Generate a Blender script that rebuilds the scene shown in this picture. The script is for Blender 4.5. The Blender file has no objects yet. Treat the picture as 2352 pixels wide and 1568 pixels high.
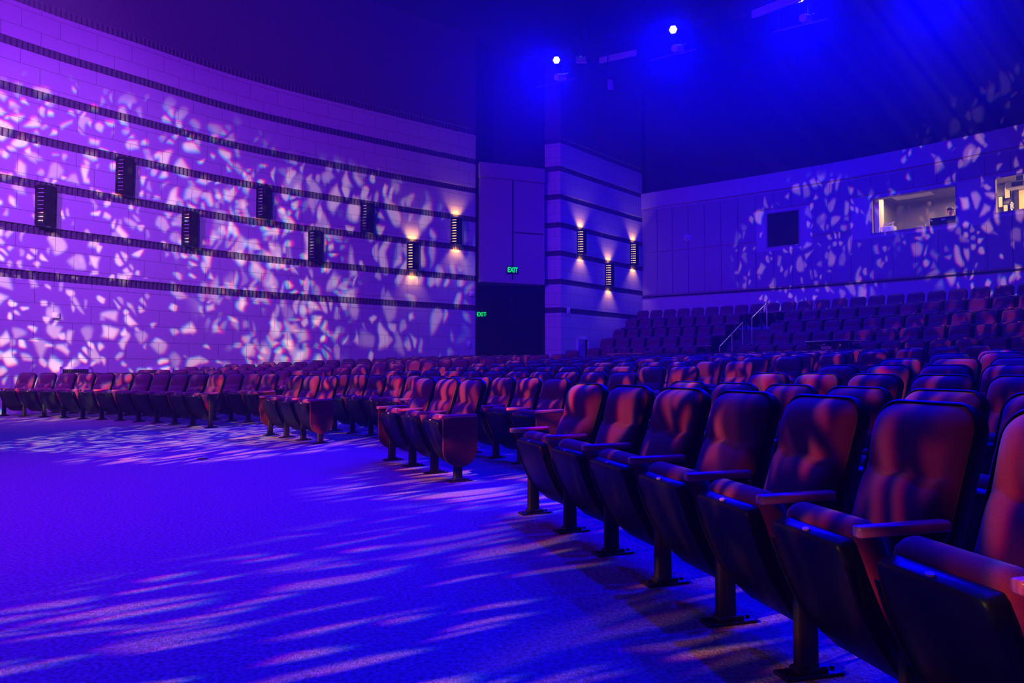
import bpy, math, random
from mathutils import Vector, Matrix
R_ = math.radians
random.seed(7)
SC = bpy.context.scene
COL = SC.collection
# ------------------------------------------------------------------ camera
FPX, Y0, CAMH = 1600.0, 845.0, 1.028
PITCH = math.atan((Y0 - 784) / FPX)
cam_d = bpy.data.cameras.new('camera'); cam = bpy.data.objects.new('camera', cam_d); COL.objects.link(cam)
cam_d.sensor_width = 36; cam_d.lens = 36 * FPX / 2352
cam_d.clip_start = .05; cam_d.clip_end = 200
cam.location = (0, 0, CAMH); cam.rotation_euler = (math.pi / 2 + PITCH, 0, 0)
SC.camera = cam

def elev(u, v):                       # direction of a photo pixel: lateral and vertical rise per metre of depth
    x = (u - 1176) / FPX; y = -(v - 784) / FPX
    fy = math.cos(PITCH) - y * math.sin(PITCH); fz = math.sin(PITCH) + y * math.cos(PITCH)
    return x / fy, fz / fy
def hgt(u, v, Y): return CAMH + elev(u, v)[1] * Y
# ------------------------------------------------------------------ world and exposure
SC.view_settings.view_transform = 'Standard'; SC.view_settings.look = 'None'
SC.view_settings.exposure = 0; SC.view_settings.gamma = 1; SC.view_settings.use_curve_mapping = False
w = bpy.data.worlds.new('dark'); SC.world = w; w.use_nodes = True
w.node_tree.nodes['Background'].inputs[0].default_value = (0, 0, 1, 1)
w.node_tree.nodes['Background'].inputs[1].default_value = .004
cy = SC.cycles
cy.max_bounces = 5; cy.diffuse_bounces = 2; cy.glossy_bounces = 2; cy.transmission_bounces = 3; cy.transparent_max_bounces = 4
cy.volume_bounces = 0; cy.use_denoising = True; cy.sample_clamp_indirect = 3; cy.use_adaptive_sampling = True
cy.adaptive_threshold = .04; cy.caustics_reflective = False; cy.caustics_refractive = False
# ------------------------------------------------------------------ lights
def nn(t, typ, **kw):
    n = t.nodes.new(typ)
    for k, v in kw.items(): setattr(n, k, v)
    return n
def aim(o, tgt):
    o.rotation_euler = (Vector(tgt) - o.location).to_track_quat('-Z', 'Y').to_euler()
def spot(name, loc, tgt, watts, color, angle, blend=.4, radius=.05):
    l = bpy.data.lights.new(name, 'SPOT'); o = bpy.data.objects.new(name, l); COL.objects.link(o)
    o.location = loc; aim(o, tgt); l.energy = watts; l.color = color
    l.spot_size = R_(angle); l.spot_blend = blend; l.shadow_soft_size = radius
    return o
def mth(t, op, a, b=None, c=None, clamp=False):
    n = nn(t, 'ShaderNodeMath', operation=op, use_clamp=clamp)
    for i, q in enumerate((a, b, c)):
        if q is None: continue
        if isinstance(q, (int, float)): n.inputs[i].default_value = q
        else: t.links.new(q, n.inputs[i])
    return n.outputs[0]
def gobo(name, loc, tgt, watts, color, angle, scale=11., stretch=2.2, turn=35, seed=0., fringe=.012, radius=.02, keep=.42, small=.55):
    """a moving head with a break-up glass gobo: the pattern lives in the lamp's own light"""
    o = spot(name, loc, tgt, watts, (1, 1, 1), angle, .35, radius)
    bpy.context.view_layer.update()
    l = o.data; l.use_nodes = True; t = l.node_tree; t.nodes.clear()
    out = nn(t, 'ShaderNodeOutputLight'); em = nn(t, 'ShaderNodeEmission'); t.links.new(em.outputs[0], out.inputs[0])
    q = o.rotation_euler.to_matrix(); bx, by, bz = (q @ Vector((1, 0, 0)), q @ Vector((0, 1, 0)), q @ Vector((0, 0, -1)))
    geo = nn(t, 'ShaderNodeNewGeometry'); I = geo.outputs['Incoming']
    def dot(v):
        n = nn(t, 'ShaderNodeVectorMath', operation='DOT_PRODUCT'); t.links.new(I, n.inputs[0]); n.inputs[1].default_value = v; return n.outputs['Value']
    zx = mth(t, 'ABSOLUTE', dot(bz)); px = mth(t, 'DIVIDE', dot(bx), zx); py = mth(t, 'DIVIDE', dot(by), zx)
    cmb = nn(t, 'ShaderNodeCombineXYZ'); t.links.new(px, cmb.inputs[0]); t.links.new(py, cmb.inputs[1])
    warp = nn(t, 'ShaderNodeTexNoise'); warp.inputs['Scale'].default_value = scale * .35; warp.inputs['Detail'].default_value = 1
    t.links.new(cmb.outputs[0], warp.inputs['Vector'])
    wv = nn(t, 'ShaderNodeVectorMath', operation='MULTIPLY_ADD'); t.links.new(warp.outputs['Color'], wv.inputs[0])
    wv.inputs[1].default_value = (1.5 / scale, 1.5 / scale, 0); t.links.new(cmb.outputs[0], wv.inputs[2])
    chans = []
    def cells(f, sc_, lo, hi, thr, off):
        mp = nn(t, 'ShaderNodeMapping'); t.links.new(wv.outputs[0], mp.inputs[0])
        mp.inputs['Rotation'].default_value = (0, 0, R_(turn + off * 25)); mp.inputs['Scale'].default_value = (sc_ * f, sc_ * f / stretch, 1)
        mp.inputs['Location'].default_value = (seed + off * 7, seed * 1.7, 0)
        ve = nn(t, 'ShaderNodeTexVoronoi', feature='DISTANCE_TO_EDGE', voronoi_dimensions='2D'); ve.inputs['Randomness'].default_value = 1
        ve.inputs['Scale'].default_value = 1; t.links.new(mp.outputs[0], ve.inputs['Vector'])
        vf = nn(t, 'ShaderNodeTexVoronoi', feature='F1', voronoi_dimensions='2D'); vf.inputs['Scale'].default_value = 1; t.links.new(mp.outputs[0], vf.inputs['Vector'])
        sep = nn(t, 'ShaderNodeSeparateColor'); t.links.new(vf.outputs['Color'], sep.inputs[0])
        mr = nn(t, 'ShaderNodeMapRange', interpolation_type='SMOOTHSTEP'); t.links.new(ve.outputs['Distance'], mr.inputs[0])
        mr.inputs[1].default_value = lo; mr.inputs[2].default_value = hi
        rd = nn(t, 'ShaderNodeMapRange', interpolation_type='SMOOTHSTEP'); t.links.new(vf.outputs['Distance'], rd.inputs[0]); rd.inputs[1].default_value = .62; rd.inputs[2].default_value = .36; rd.inputs[3].default_value = 0; rd.inputs[4].default_value = 1
        on = mth(t, 'MULTIPLY', mth(t, 'GREATER_THAN', sep.outputs[0], thr), rd.outputs[0])
        return mth(t, 'MULTIPLY', mth(t, 'MULTIPLY', mr.outputs[0], on), mth(t, 'MULTIPLY_ADD', sep.outputs[1], .8, .3))
    for i, f in enumerate((1 - fringe, 1, 1 + fringe)):
        chans.append(mth(t, 'MAXIMUM', cells(f, scale, .09, .32, keep, 0), cells(f, scale * 1.9, .10, .34, small, 1)))
    # ragged edge of the gobo disc
    rr = mth(t, 'SQRT', mth(t, 'ADD', mth(t, 'MULTIPLY', px, px), mth(t, 'MULTIPLY', py, py)))
    big = nn(t, 'ShaderNodeTexNoise'); big.inputs['Scale'].default_value = 5; t.links.new(cmb.outputs[0], big.inputs['Vector'])
    lim = math.tan(R_(angle / 2))
    rag = mth(t, 'MULTIPLY_ADD', big.outputs[0], lim * .35, rr)
    edge = nn(t, 'ShaderNodeMapRange', interpolation_type='SMOOTHSTEP'); t.links.new(rag, edge.inputs[0])
    edge.inputs[1].default_value = lim * .98; edge.inputs[2].default_value = lim * 1.14; edge.inputs[3].default_value = 1; edge.inputs[4].default_value = 0
    cc = nn(t, 'ShaderNodeCombineColor')
    for i in range(3): t.links.new(mth(t, 'MULTIPLY', chans[i], color[i]), cc.inputs[i])
    t.links.new(cc.outputs[0], em.inputs[0]); t.links.new(edge.outputs[0], em.inputs[1])
    return o
WARM = (1.0, .30, .15); PALE = (1.0, .66, .46)
gobo('moving_head_left_wall', (-8.6, 1.0, 4.3), (-10.3, 16.4, 3.3), 25000, PALE, 37, scale=58, stretch=1.7, turn=20, seed=3, keep=.56, small=.62)
gobo('moving_head_floor_pool', (-9.0, 3.5, 9.5), (-4.9, 11.0, 0), 9000, PALE, 23, scale=56, stretch=1.3, turn=10, seed=7)
gobo('moving_head_left_wall_far', (-6.5, -1.5, 4.4), (-5.5, 21.7, 3.9), 21000, PALE, 20, scale=58, stretch=2.7, turn=-28, seed=11, keep=.5)
gobo('moving_head_front_floor', (-8.2, -1.8, 4.2), (3.9, 4.3, .3), 6000, WARM, 37, scale=70, stretch=2.9, turn=8, seed=5, keep=.58, small=.68)
gobo('moving_head_near_seats', (-7.6, -3.2, 3.6), (1.7, 1.9, .75), 1500, WARM, 22, scale=42, stretch=2.2, turn=-15, seed=41, keep=.45)
gobo('moving_head_middle_seats', (-8.5, -.5, 4.6), (3.6, 9.8, .5), 15000, WARM, 26, scale=60, stretch=2.2, turn=-8, seed=9)
gobo('moving_head_far_seats', (-7.0, -1.0, 4.6), (-2.9, 12.2, .3), 20000, WARM, 23, scale=60, stretch=2.2, turn=12, seed=15)
gobo('moving_head_rear_wall', (-5, -3, 4.0), (11.0, 25.6, 5.3), 24000, (1, .5, .36), 11, scale=95, stretch=1.8, turn=-20, seed=21, keep=.66, small=.7)
gobo('moving_head_rear_wall_near', (-5.5, -3.5, 4.2), (15.5, 20.9, 6.6), 36000, (1, .5, .36), 15, scale=90, stretch=1.8, turn=-35, seed=31, keep=.62, small=.66)
VIO = (.15, .0, 1.0)
spot('violet_wash_left', (-9.8, 7.0, 8.6), (-8.0, 18, 5.0), 7200, (.27, .015, 1), 95, .9, .25)
spot('lavender_beam_left', (-6.9, 9.0, 7.8), (-9.5, 15, 5), 2000, (.50, .12, 1), 70, 1, .15)
spot('violet_wash_stage', (-9.0, -3.0, 6.5), (11.5, 25, 8.6), 9500, VIO, 42, .9, .25)
spot('violet_wash_floor', (-9.0, .5, 6.5), (-5.6, 4.6, 0), 4300, (.30, .0, 1), 64, 1, .3)
BLUE = (0, 0, 1)
# the blue cans on the catwalk; the same places carry the fixtures built below
CANS = [(1278, 138, 24.0, (-3, 3, 0)), (1546, 68, 21.8, (0, 3, 0)), (1838, -5, 20.2, (1, 4, 0))]
CATZ = hgt(1278, 138, 24.0)
CAN_POS = []
for u, v, Yd, tg in CANS:
    a, e = elev(u, v); Yd = (CATZ - CAMH) / e; CAN_POS.append(Vector((a * Yd, Yd, CATZ)))
CAN_POS.append(Vector((11.4, 18.9, CATZ)))
spot('blue_can_light_near', (7.5, 5.2, 11.8), (-1.5, 3.4, 0), 4500, BLUE, 90, 1, .12)
for i, (p, tg) in enumerate(zip(CAN_POS, [(-3.5, 7, 0), (0, 7, 0), (1.5, 6, 0), (5, 6, 0)])):
    spot('blue_can_light', p + Vector((0, -.1, -.12)), tg, 12500, BLUE, 60, 1, .08)
spot('blue_top_light', (-4, 7, 11.8), (-5.0, 6.5, 0), 700, BLUE, 120, 1, .3)
spot('blue_top_light_seats', (2.5, 6.5, 12.6), (2.5, 6.4, 0), 6500, BLUE, 80, 1, .15)
spot('blue_haze_fill', (-4, 12, 12.6), (-3, 13, 0), 2700, BLUE, 150, 1, .3)  # unseen fill lamp, added to make the haze under the ceiling bluer
spot('blue_top_light_rear', (7, 17, 11.5), (8, 25, 0), 7500, BLUE, 130, 1, .3)
# ------------------------------------------------------------------ materials
def mat(name, base, rough=.6, metal=0., spec=.5, noise=None, bump=None, coat=0, emit=None, estr=0, wave=None, sheen=0):
    m = bpy.data.materials.new(name); m.use_nodes = True; t = m.node_tree; b = t.nodes['Principled BSDF']
    b.inputs['Base Color'].default_value = (*base, 1); b.inputs['Roughness'].default_value = rough
    b.inputs['Metallic'].default_value = metal; b.inputs['Specular IOR Level'].default_value = spec
    if coat: b.inputs['Coat Weight'].default_value = coat
    if sheen: b.inputs['Sheen Weight'].default_value = sheen
    if emit: b.inputs['Emission Color'].default_value = (*emit, 1); b.inputs['Emission Strength'].default_value = estr
    tc = nn(t, 'ShaderNodeTexCoord')
    if noise:
        sc, amt = noise
        n = nn(t, 'ShaderNodeTexNoise'); n.inputs['Scale'].default_value = sc; n.inputs['Detail'].default_value = 4
        t.links.new(tc.outputs['Object'], n.inputs['Vector'])
        r = nn(t, 'ShaderNodeMapRange'); t.links.new(n.outputs[0], r.inputs[0]); r.inputs[1].default_value = .3; r.inputs[2].default_value = .7
        r.inputs[3].default_value = 1 - amt; r.inputs[4].default_value = 1 + amt
        mx = nn(t, 'ShaderNodeVectorMath', operation='SCALE'); mx.inputs[0].default_value = base; t.links.new(r.outputs[0], mx.inputs['Scale'])
        t.links.new(mx.outputs[0], b.inputs['Base Color'])
    if wave:
        sc, amt = wave
        wv = nn(t, 'ShaderNodeTexWave', bands_direction='Y'); wv.inputs['Scale'].default_value = sc; wv.inputs['Distortion'].default_value = 5; wv.inputs['Detail'].default_value = 3
        mpp = nn(t, 'ShaderNodeMapping'); mpp.inputs['Scale'].default_value = (6, 1, 6); t.links.new(tc.outputs['Object'], mpp.inputs[0]); wv.bands_direction = 'X'
        t.links.new(mpp.outputs[0], wv.inputs['Vector'])
        r = nn(t, 'ShaderNodeMapRange'); t.links.new(wv.outputs[1], r.inputs[0]); r.inputs[3].default_value = 1 - amt; r.inputs[4].default_value = 1 + amt
        mx = nn(t, 'ShaderNodeVectorMath', operation='SCALE'); mx.inputs[0].default_value = base; t.links.new(r.outputs[0], mx.inputs['Scale'])
        t.links.new(mx.outputs[0], b.inputs['Base Color'])
    if bump:
        sc, st = bump
        n = nn(t, 'ShaderNodeTexNoise'); n.inputs['Scale'].default_value = sc; n.inputs['Detail'].default_value = 3
        t.links.new(tc.outputs['Object'], n.inputs['Vector'])
        bp = nn(t, 'ShaderNodeBump'); bp.inputs['Strength'].default_value = st; bp.inputs['Distance'].default_value = .01
        t.links.new(n.outputs[0], bp.inputs['Height']); t.links.new(bp.outputs[0], b.inputs['Normal'])
    return m
M = dict(
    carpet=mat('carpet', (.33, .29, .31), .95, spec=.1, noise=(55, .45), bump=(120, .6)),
    fabric=mat('maroon_fabric', (.155, .012, .075), .9, spec=.2, noise=(260, .18), bump=(400, .15), sheen=.3),
    plastic=mat('black_plastic', (.006, .006, .008), .42, spec=.22, bump=(300, .05)),
    blacksteel=mat('black_steel', (.010, .010, .012), .5, spec=.3, bump=(200, .04)),
    panelwood=mat('dark_red_oak_panel', (.12, .018, .028), .4, spec=.3, wave=(3, .18)),
    wood=mat('red_oak', (.55, .11, .20), .3, spec=.5, wave=(3, .18), coat=.3),
    plate=mat('seat_number_plate', (.75, .62, .5), .35, noise=(80, .1)),
    darkpaint=mat('dark_paint', (.035, .035, .05), .9, spec=.15, noise=(6, .15)),
    ceil=mat('dark_ceiling', (.02, .02, .03), .9, spec=.1, noise=(3, .15)),
    panel=mat('acoustic_fabric_panel', (.36, .30, .33), .9, spec=.15, noise=(40, .08), bump=(150, .1)),
    plaster=mat('painted_plaster', (.50, .44, .46), .8, spec=.2, noise=(4, .05)),
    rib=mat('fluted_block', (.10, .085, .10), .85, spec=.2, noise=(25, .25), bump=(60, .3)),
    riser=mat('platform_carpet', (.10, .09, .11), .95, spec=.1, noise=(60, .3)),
    steel=mat('brushed_steel', (.7, .68, .7), .25, metal=.9, noise=(90, .05)),
    whitemetal=mat('white_enamel', (.8, .78, .8), .4, noise=(60, .03)),
    black=mat('matt_black', (.008, .008, .01), .8, spec=.2, noise=(30, .2)),
    glow=mat('lit_lamp_glass', (1, .8, .5), .4, emit=(1, .60, .07), estr=1.35, noise=(5, .01)),
    dull=mat('unlit_lamp_glass', (.55, .5, .5), .3, noise=(30, .05)),
    green=mat('green_exit_letters', (.0, .6, .1), .4, emit=(.0, 1, .08), estr=1.0, noise=(5, .01)),
    led=mat('white_blue_led', (.8, .8, 1), .3, emit=(.75, .7, 1), estr=9, noise=(5, .01)),
    booth=mat('booth_grey_wall', (.20, .19, .21), .9, noise=(5, .06)),
    cream=mat('cream_paint', (.75, .62, .42), .6, noise=(6, .04)),
    marker=mat('yellow_marker', (.9, .8, .05), .4, noise=(50, .05)),
    skin=mat('skin', (.55, .30, .2), .55, noise=(40, .06)),
    darkcloth=mat('dark_cotton', (.02, .02, .03), .9, noise=(80, .2)),
)
def wall_mat(name, base):
    m = mat(name, base, .85, spec=.2); t = m.node_tree; b = t.nodes['Principled BSDF']
    uv = nn(t, 'ShaderNodeUVMap'); br = nn(t, 'ShaderNodeTexBrick'); t.links.new(uv.outputs[0], br.inputs['Vector'])
    br.inputs['Scale'].default_value = 1; br.inputs['Brick Width'].default_value = .8; br.inputs['Row Height'].default_value = .42
    br.inputs['Mortar Size'].default_value = .006; br.inputs['Mortar Smooth'].default_value = .3
    c = base; br.inputs['Color1'].default_value = (*c, 1); br.inputs['Color2'].default_value = (c[0] * .98, c[1] * .98, c[2] * .98, 1)
    br.inputs['Mortar'].default_value = (c[0] * .4, c[1] * .4, c[2] * .4, 1)
    t.links.new(br.outputs['Color'], b.inputs['Base Color'])
    bp = nn(t, 'ShaderNodeBump'); bp.inputs['Strength'].default_value = .5; bp.inputs['Distance'].default_value = .01; bp.invert = True
    t.links.new(br.outputs['Fac'], bp.inputs['Height']); t.links.new(bp.outputs[0], b.inputs['Normal'])
    return m
M['block'] = wall_mat('smooth_block_wall', (.56, .50, .52))
# ------------------------------------------------------------------ mesh helpers
class MB:
    def __init__(s): s.v = []; s.f = []; s.uv = None
    def add(s, vs, fs):
        k = len(s.v); s.v += [tuple(q) for q in vs]; s.f += [tuple(i + k for i in f) for f in fs]; return s
    def box(s, c, d, rot=0, m=None):
        x, y, z = (q / 2 for q in d); vs = [Vector((i * x, j * y, k * z)) for i in (-1, 1) for j in (-1, 1) for k in (-1, 1)]
        rm = Matrix.Rotation(rot, 3, 'Z'); mm = m or rm
        vs = [mm @ q + Vector(c) for q in vs]
        return s.add(vs, [(0, 1, 3, 2), (4, 6, 7, 5), (0, 4, 5, 1), (2, 3, 7, 6), (0, 2, 6, 4), (1, 5, 7, 3)])
    def loft(s, rings, cap0=True, cap1=True, closed=True):
        n = len(rings[0]); vs = [q for r in rings for q in r]; fs = []
        for i in range(len(rings) - 1):
            for j in range(n if closed else n - 1):
                a = i * n + j; b = i * n + (j + 1) % n; fs.append((a, b, b + n, a + n))
        if cap0: fs.append(tuple(range(n - 1, -1, -1)))
        if cap1: fs.append(tuple((len(rings) - 1) * n + j for j in range(n)))
        return s.add(vs, fs)
    def cyl(s, a, b, r, n=12, r2=None, cap=True):
        a = Vector(a); b = Vector(b); d = (b - a).normalized(); x = d.orthogonal().normalized(); y = d.cross(x); r2 = r if r2 is None else r2
        ring = lambda c, q: [c + (x * math.cos(2 * math.pi * i / n) + y * math.sin(2 * math.pi * i / n)) * q for i in range(n)]
        return s.loft([ring(a, r), ring(b, r2)], cap, cap)
    def rbox(s, c, d, r=.008, m=None):           # box with bevelled edges
        x, y, z = (q / 2 for q in d); r = min(r, x * .9, y * .9, z * .9)
        def ring(ix, iy, zz, rr):
            pts = []
            for sx, sy, a0 in ((1, 1, 0), (-1, 1, 90), (-1, -1, 180), (1, -1, 270)):
                for q in range(3):
                    a = R_(a0 + q * 45); pts.append(Vector((sx * (x - r) + rr * math.cos(a), sy * (y - r) + rr * math.sin(a), zz)))
            return pts
        rs = [ring(0, 0, -z, r * .3), ring(0, 0, -z + r * .4, r * .8), ring(0, 0, -z + r, r), ring(0, 0, z - r, r), ring(0, 0, z - r * .4, r * .8), ring(0, 0, z, r * .3)]
        mm = m or Matrix.Identity(3)
        return s.loft([[mm @ p + Vector(c) for p in g] for g in rs])
    def mesh(s, name, m):
        me = bpy.data.meshes.new(name); me.from_pydata(s.v, [], s.f); me.materials.append(m)
        if s.uv:
            l = me.uv_layers.new(name='UVMap')
            for lp in me.loops: l.data[lp.index].uv = s.uv[lp.vertex_index] if lp.vertex_index < len(s.uv) else (0, 0)
        me.validate(); me.update()
        return me
    def build(s, name, m, parent=None, smooth=False, **props):
        me = s.mesh(name, m)
        if smooth: shade(me, smooth)
        o = bpy.data.objects.new(name, me); COL.objects.link(o)
        if parent: o.parent = parent
        for k, v in props.items(): o[k] = v
        return o
def shade(me, ang=40):
    if ang is True: ang = 40
    try:
        me.shade_smooth(); 
        if hasattr(me, 'set_sharp_from_angle'): me.set_sharp_from_angle(angle=R_(ang))
    except Exception:
        for p in me.polygons: p.use_smooth = True
def thing(name, label, cat, loc=(0, 0, 0), rz=0, group=None):
    o = bpy.data.objects.new(name, None); COL.objects.link(o); o.location = loc; o.rotation_euler = (0, 0, rz)
    o.empty_display_size = .1; o['label'] = label; o['category'] = cat
    if group: o['group'] = group
    return o
def tag(o, label, cat, group=None):
    o['label'] = label; o['category'] = cat
    if group: o['group'] = group
    return o
def dup(root, parent=None):
    c = root.copy(); COL.objects.link(c)
    if parent: c.parent = parent
    for ch in root.children: dup(ch, c)
    return c
# ------------------------------------------------------------------ plan of the hall
CC = Vector((-15.88, -1.61))                       # centre of all the seating arcs
ROWR = [17.33 + 1.08 * i for i in range(11)]
ROWZ = [0, 0, .063, .135, .205, .275, .33, .38, .43, .475, .52]
TIERR = [31.2 + i for i in range(5)]
TIERZ = [.77, 1.14, 1.52, 1.94, 2.33]
def polar(r, th): return Vector((CC.x + r * math.cos(R_(th)), CC.y + r * math.sin(R_(th))))
PROFILE = [(.2, 0), (6, 0), (12, 0), (17, 0), (18.8, 0)]
for i in range(2, 11): PROFILE.append((ROWR[i] - .35, ROWZ[i])); PROFILE.append((ROWR[i] + .35, ROWZ[i] + .005))
PROFILE += [(29.6, .54), (30.9, .55), (34, .55)]
TPROF = [(TIERR[0] - .449, .3)]
for r, z in zip(TIERR, TIERZ): TPROF += [(r - .449, TPROF[-1][1]), (r - .45, z)]
TPROF += [(39.4, TIERZ[-1])]
def catmull(P, n=24):
    out = []
    for i in range(len(P) - 1):
        p0 = P[max(i - 1, 0)]; p1 = P[i]; p2 = P[i + 1]; p3 = P[min(i + 2, len(P) - 1)]
        for k in range(n):
            t = k / n
            out.append(tuple(.5 * (2 * p1[j] + (p2[j] - p0[j]) * t + (2 * p0[j] - 5 * p1[j] + 4 * p2[j] - p3[j]) * t * t + (3 * p1[j] - p0[j] - 3 * p2[j] + p3[j]) * t ** 3) for j in (0, 1)))
    return out + [tuple(P[-1])]
LEFTW = catmull([(-17.5, 4.5), (-14.6, 10.3), (-11.35, 15.4), (-9.6, 17.6), (-7.55, 19.9), (-4.45, 22.35), (-1.30, 24.66)], 16)
REARLEFT = [(1.22, 25.70), (1.79, 25.48), (3.7, 27.6), (5.58, 29.63)]
REAR = catmull([(5.58, 29.63), (11.45, 25.3), (15.6, 21.1), (19.2, 15.8), (21.5, 10.)], 16)
HB, DB, BT = 3.255, 1.05, .2
# ------------------------------------------------------------------ floor
fb = MB(); TH = [-42 + 1.5 * i for i in range(115)]
fb.add([(*polar(r, a), z) for r, z in PROFILE for a in TH], [(i * len(TH) + j, (i + 1) * len(TH) + j, (i + 1) * len(TH) + j + 1, i * len(TH) + j + 1) for i in range(len(PROFILE) - 1) for j in range(len(TH) - 1)])
fl = fb.build('floor', M['carpet'], kind='structure')
TH2 = [-42 + 1.5 * i for i in range(65)] + [55.3]
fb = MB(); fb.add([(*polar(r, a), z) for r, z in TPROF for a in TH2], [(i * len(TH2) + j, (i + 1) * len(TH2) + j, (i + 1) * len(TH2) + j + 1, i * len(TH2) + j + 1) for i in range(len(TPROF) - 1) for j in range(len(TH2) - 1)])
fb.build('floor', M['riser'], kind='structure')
fl2 = MB().box((-16, -9, -.06), (40, 22, .1)).build('floor', M['carpet'], kind='structure')
# ------------------------------------------------------------------ walls
def densify(P, ds):
    out = [Vector(P[0])]; 
    for a, b in zip(P[:-1], P[1:]):
        a = Vector(a); b = Vector(b); n = max(1, int(round((b - a).length / ds)))
        for k in range(1, n + 1): out.append(a.lerp(b, k / n))
    return out
def offs(P, d):                                     # offset a polyline to its right (d>0)
    out = []
    for i, p in enumerate(P):
        t = (P[min(i + 1, len(P) - 1)] - P[max(i - 1, 0)]).normalized(); out.append(p + Vector((t.y, -t.x)) * d)
    return out
def arcs(P):
    s = [0]
    for a, b in zip(P[:-1], P[1:]): s.append(s[-1] + (b - a).length)
    return s
def strip(mb, P, z0, z1, s=None):
    """one vertical strip along P, uv = arc length, height"""
    s = s or arcs(P); k = len(mb.v); mb.uv = mb.uv or []
    for z in (z0, z1):
        for p, q in zip(P, s): mb.v.append((p.x, p.y, z)); mb.uv.append((q, z))
    n = len(P); mb.f += [(k + i, k + i + 1, k + n + i + 1, k + n + i) for i in range(n - 1)]
def ledge(mb, P, Q, z):
    k = len(mb.v); mb.uv = mb.uv or []
    for L in (P, Q):
        for p in L: mb.v.append((p.x, p.y, z)); mb.uv.append((p.x, p.y))
    n = len(P); mb.f += [(k + i, k + i + 1, k + n + i + 1, k + n + i) for i in range(n - 1)]
def banded_wall(nm, P, base=-.1):
    """smooth courses with recessed fluted bands, the pattern inside one wall"""
    P = densify(P, .25); In = offs(P, -.05); a = MB(); b = MB()
    edges = [base] + [q for k in range(7) for q in (HB + DB * k - BT, HB + DB * k)]
    for i in range(0, len(edges), 2):
        if i + 1 < len(edges): strip(a, P, edges[i], edges[i + 1])
    for k in range(7):
        z1 = HB + DB * k; z0 = z1 - BT
        ledge(a, P, In, z0); ledge(a, In, P, z1)
        D = densify([tuple(q) for q in In], .028); D = [q for q in D]
        nrm = offs(D, .035)
        D2 = [nrm[i] if (i % 4) in (1, 2) else D[i] for i in range(len(D))]
        strip(b, D2, z0, z1)
    strip(b, P, HB + DB * 6, 13.0)
    root = a.build(nm, M['block'], kind='structure')
    b.build('fluted_bands', M['rib'], root)
    return root, P
wl, WLP = banded_wall('wall_left', LEFTW)
wlr, WLRP = banded_wall('wall_left_rear', REARLEFT, .3)
def on_wall(P, u):                                  # where the viewing direction u meets a wall polyline: point, tangent
    a = elev(u, 700)[0]; best = None
    for p, q in zip(P[:-1], P[1:]):
        f0 = p.x - a * p.y; f1 = q.x - a * q.y
        if f0 * f1 <= 0 and p.y > 1:
            t = f0 / (f0 - f1) if f0 != f1 else 0; return p.lerp(q, t), (q - p).normalized()
    return P[-1], (P[-1] - P[-2]).normalized()
# ---- the bulkhead over the entrance and its dark vestibule
al = elev(1103, 600)[0]; ar = elev(1251, 600)[0]
B1 = Vector((al * 24.55, 24.55)); B2 = Vector((ar * 25.45, 25.45)); B0 = Vector((elev(1096, 600)[0] * 25.1, 25.1))
bk = MB(); bt = (B2 - B1).normalized(); bn = Vector((-bt.y, bt.x))
def prism(mb, pts, z0, z1):
    n = len(pts); return mb.loft([[Vector((*p, z0)) for p in pts], [Vector((*p, z1)) for p in pts]])
prism(bk, [B0, B1, B2, B2 + bn * .5, B0 + bn * .5][::-1], 4.08, 7.78)
capo = bt * .03 - bn * .03
prism(bk, [B0 - bt * .03, B1 - bn * .04 - bt * .03, B2 - bn * .04, B2 + bn * .5, B0 + bn * .5][::-1], 7.84, 8.36)
prism(bk, [B0 + bt * .03, B1 + bn * .03 + bt * .02, B2 + bn * .03, B2 + bn * .4, B0 + bn * .4][::-1], 7.78, 7.84)
bo = bk.build('wall_entrance_header', M['panel'], kind='structure')
jm = MB(); mid = B1.lerp(B2, .49)
jm.box((*(mid - bn * .01), 6.0), (.025, .04, 3.6), math.atan2(bt.y, bt.x)); jm.box((*(B1.lerp(B2, .75) - bn * .008), 5.93), (1.15, .03, .035), math.atan2(bt.y, bt.x))
jm.build('trim_1', M['darkpaint'], kind='structure')
ve = MB(); W0 = Vector(LEFTW[-1]); E0 = Vector((1.22, 25.70))
vpts = [W0, W0 + Vector((-.1, 5)), Vector((1.3, 31)), E0]
for p, q in zip(vpts[:-1], vpts[1:]): strip(ve, densify([tuple(p), tuple(q)], 1), 0, 4.3)
ve.add([(*p, 4.3) for p in vpts], [(0, 1, 2, 3)])
ve.build('wall_vestibule', M['darkpaint'], kind='structure')
up = MB(); strip(up, densify([tuple(W0), tuple(W0 + Vector((.3, 1.2))), (1.22, 26.6), tuple(E0)], 1), 8.0, 13.0)
up.build('wall_above_entrance', M['darkpaint'], kind='structure')
# ---- rear wall with its window openings
REARP = densify(REAR, .16); RS = arcs(REARP)
def s_of(u, P, S):
    p, t = on_wall(P, u)
    for i in range(len(P) - 1):
        if (P[i + 1] - P[i]).length > 0 and abs((p - P[i]).length + (p - P[i + 1]).length - (P[i + 1] - P[i]).length) < 1e-5: return S[i] + (p - P[i]).length
    return S[-1]
def at_s(s, P, S, d=0):
    for i in range(len(P) - 1):
        if S[i] <= s <= S[i + 1] + 1e-9:
            t = (P[i + 1] - P[i]).normalized(); return P[i] + t * (s - S[i]) + Vector((t.y, -t.x)) * d, t
    t = (P[-1] - P[-2]).normalized(); return P[-1] + t * (s - S[-1]) + Vector((t.y, -t.x)) * d, t
W1 = (s_of(1762, REARP, RS), s_of(1840, REARP, RS), 5.62, 6.99)
W2 = (s_of(2004, REARP, RS), s_of(2204, REARP, RS), 5.70, 7.0)
W3 = (s_of(2290, REARP, RS), s_of(2290, REARP, RS) + 2.9, 5.84, 7.0)
rw = MB(); rw.uv = []
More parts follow.
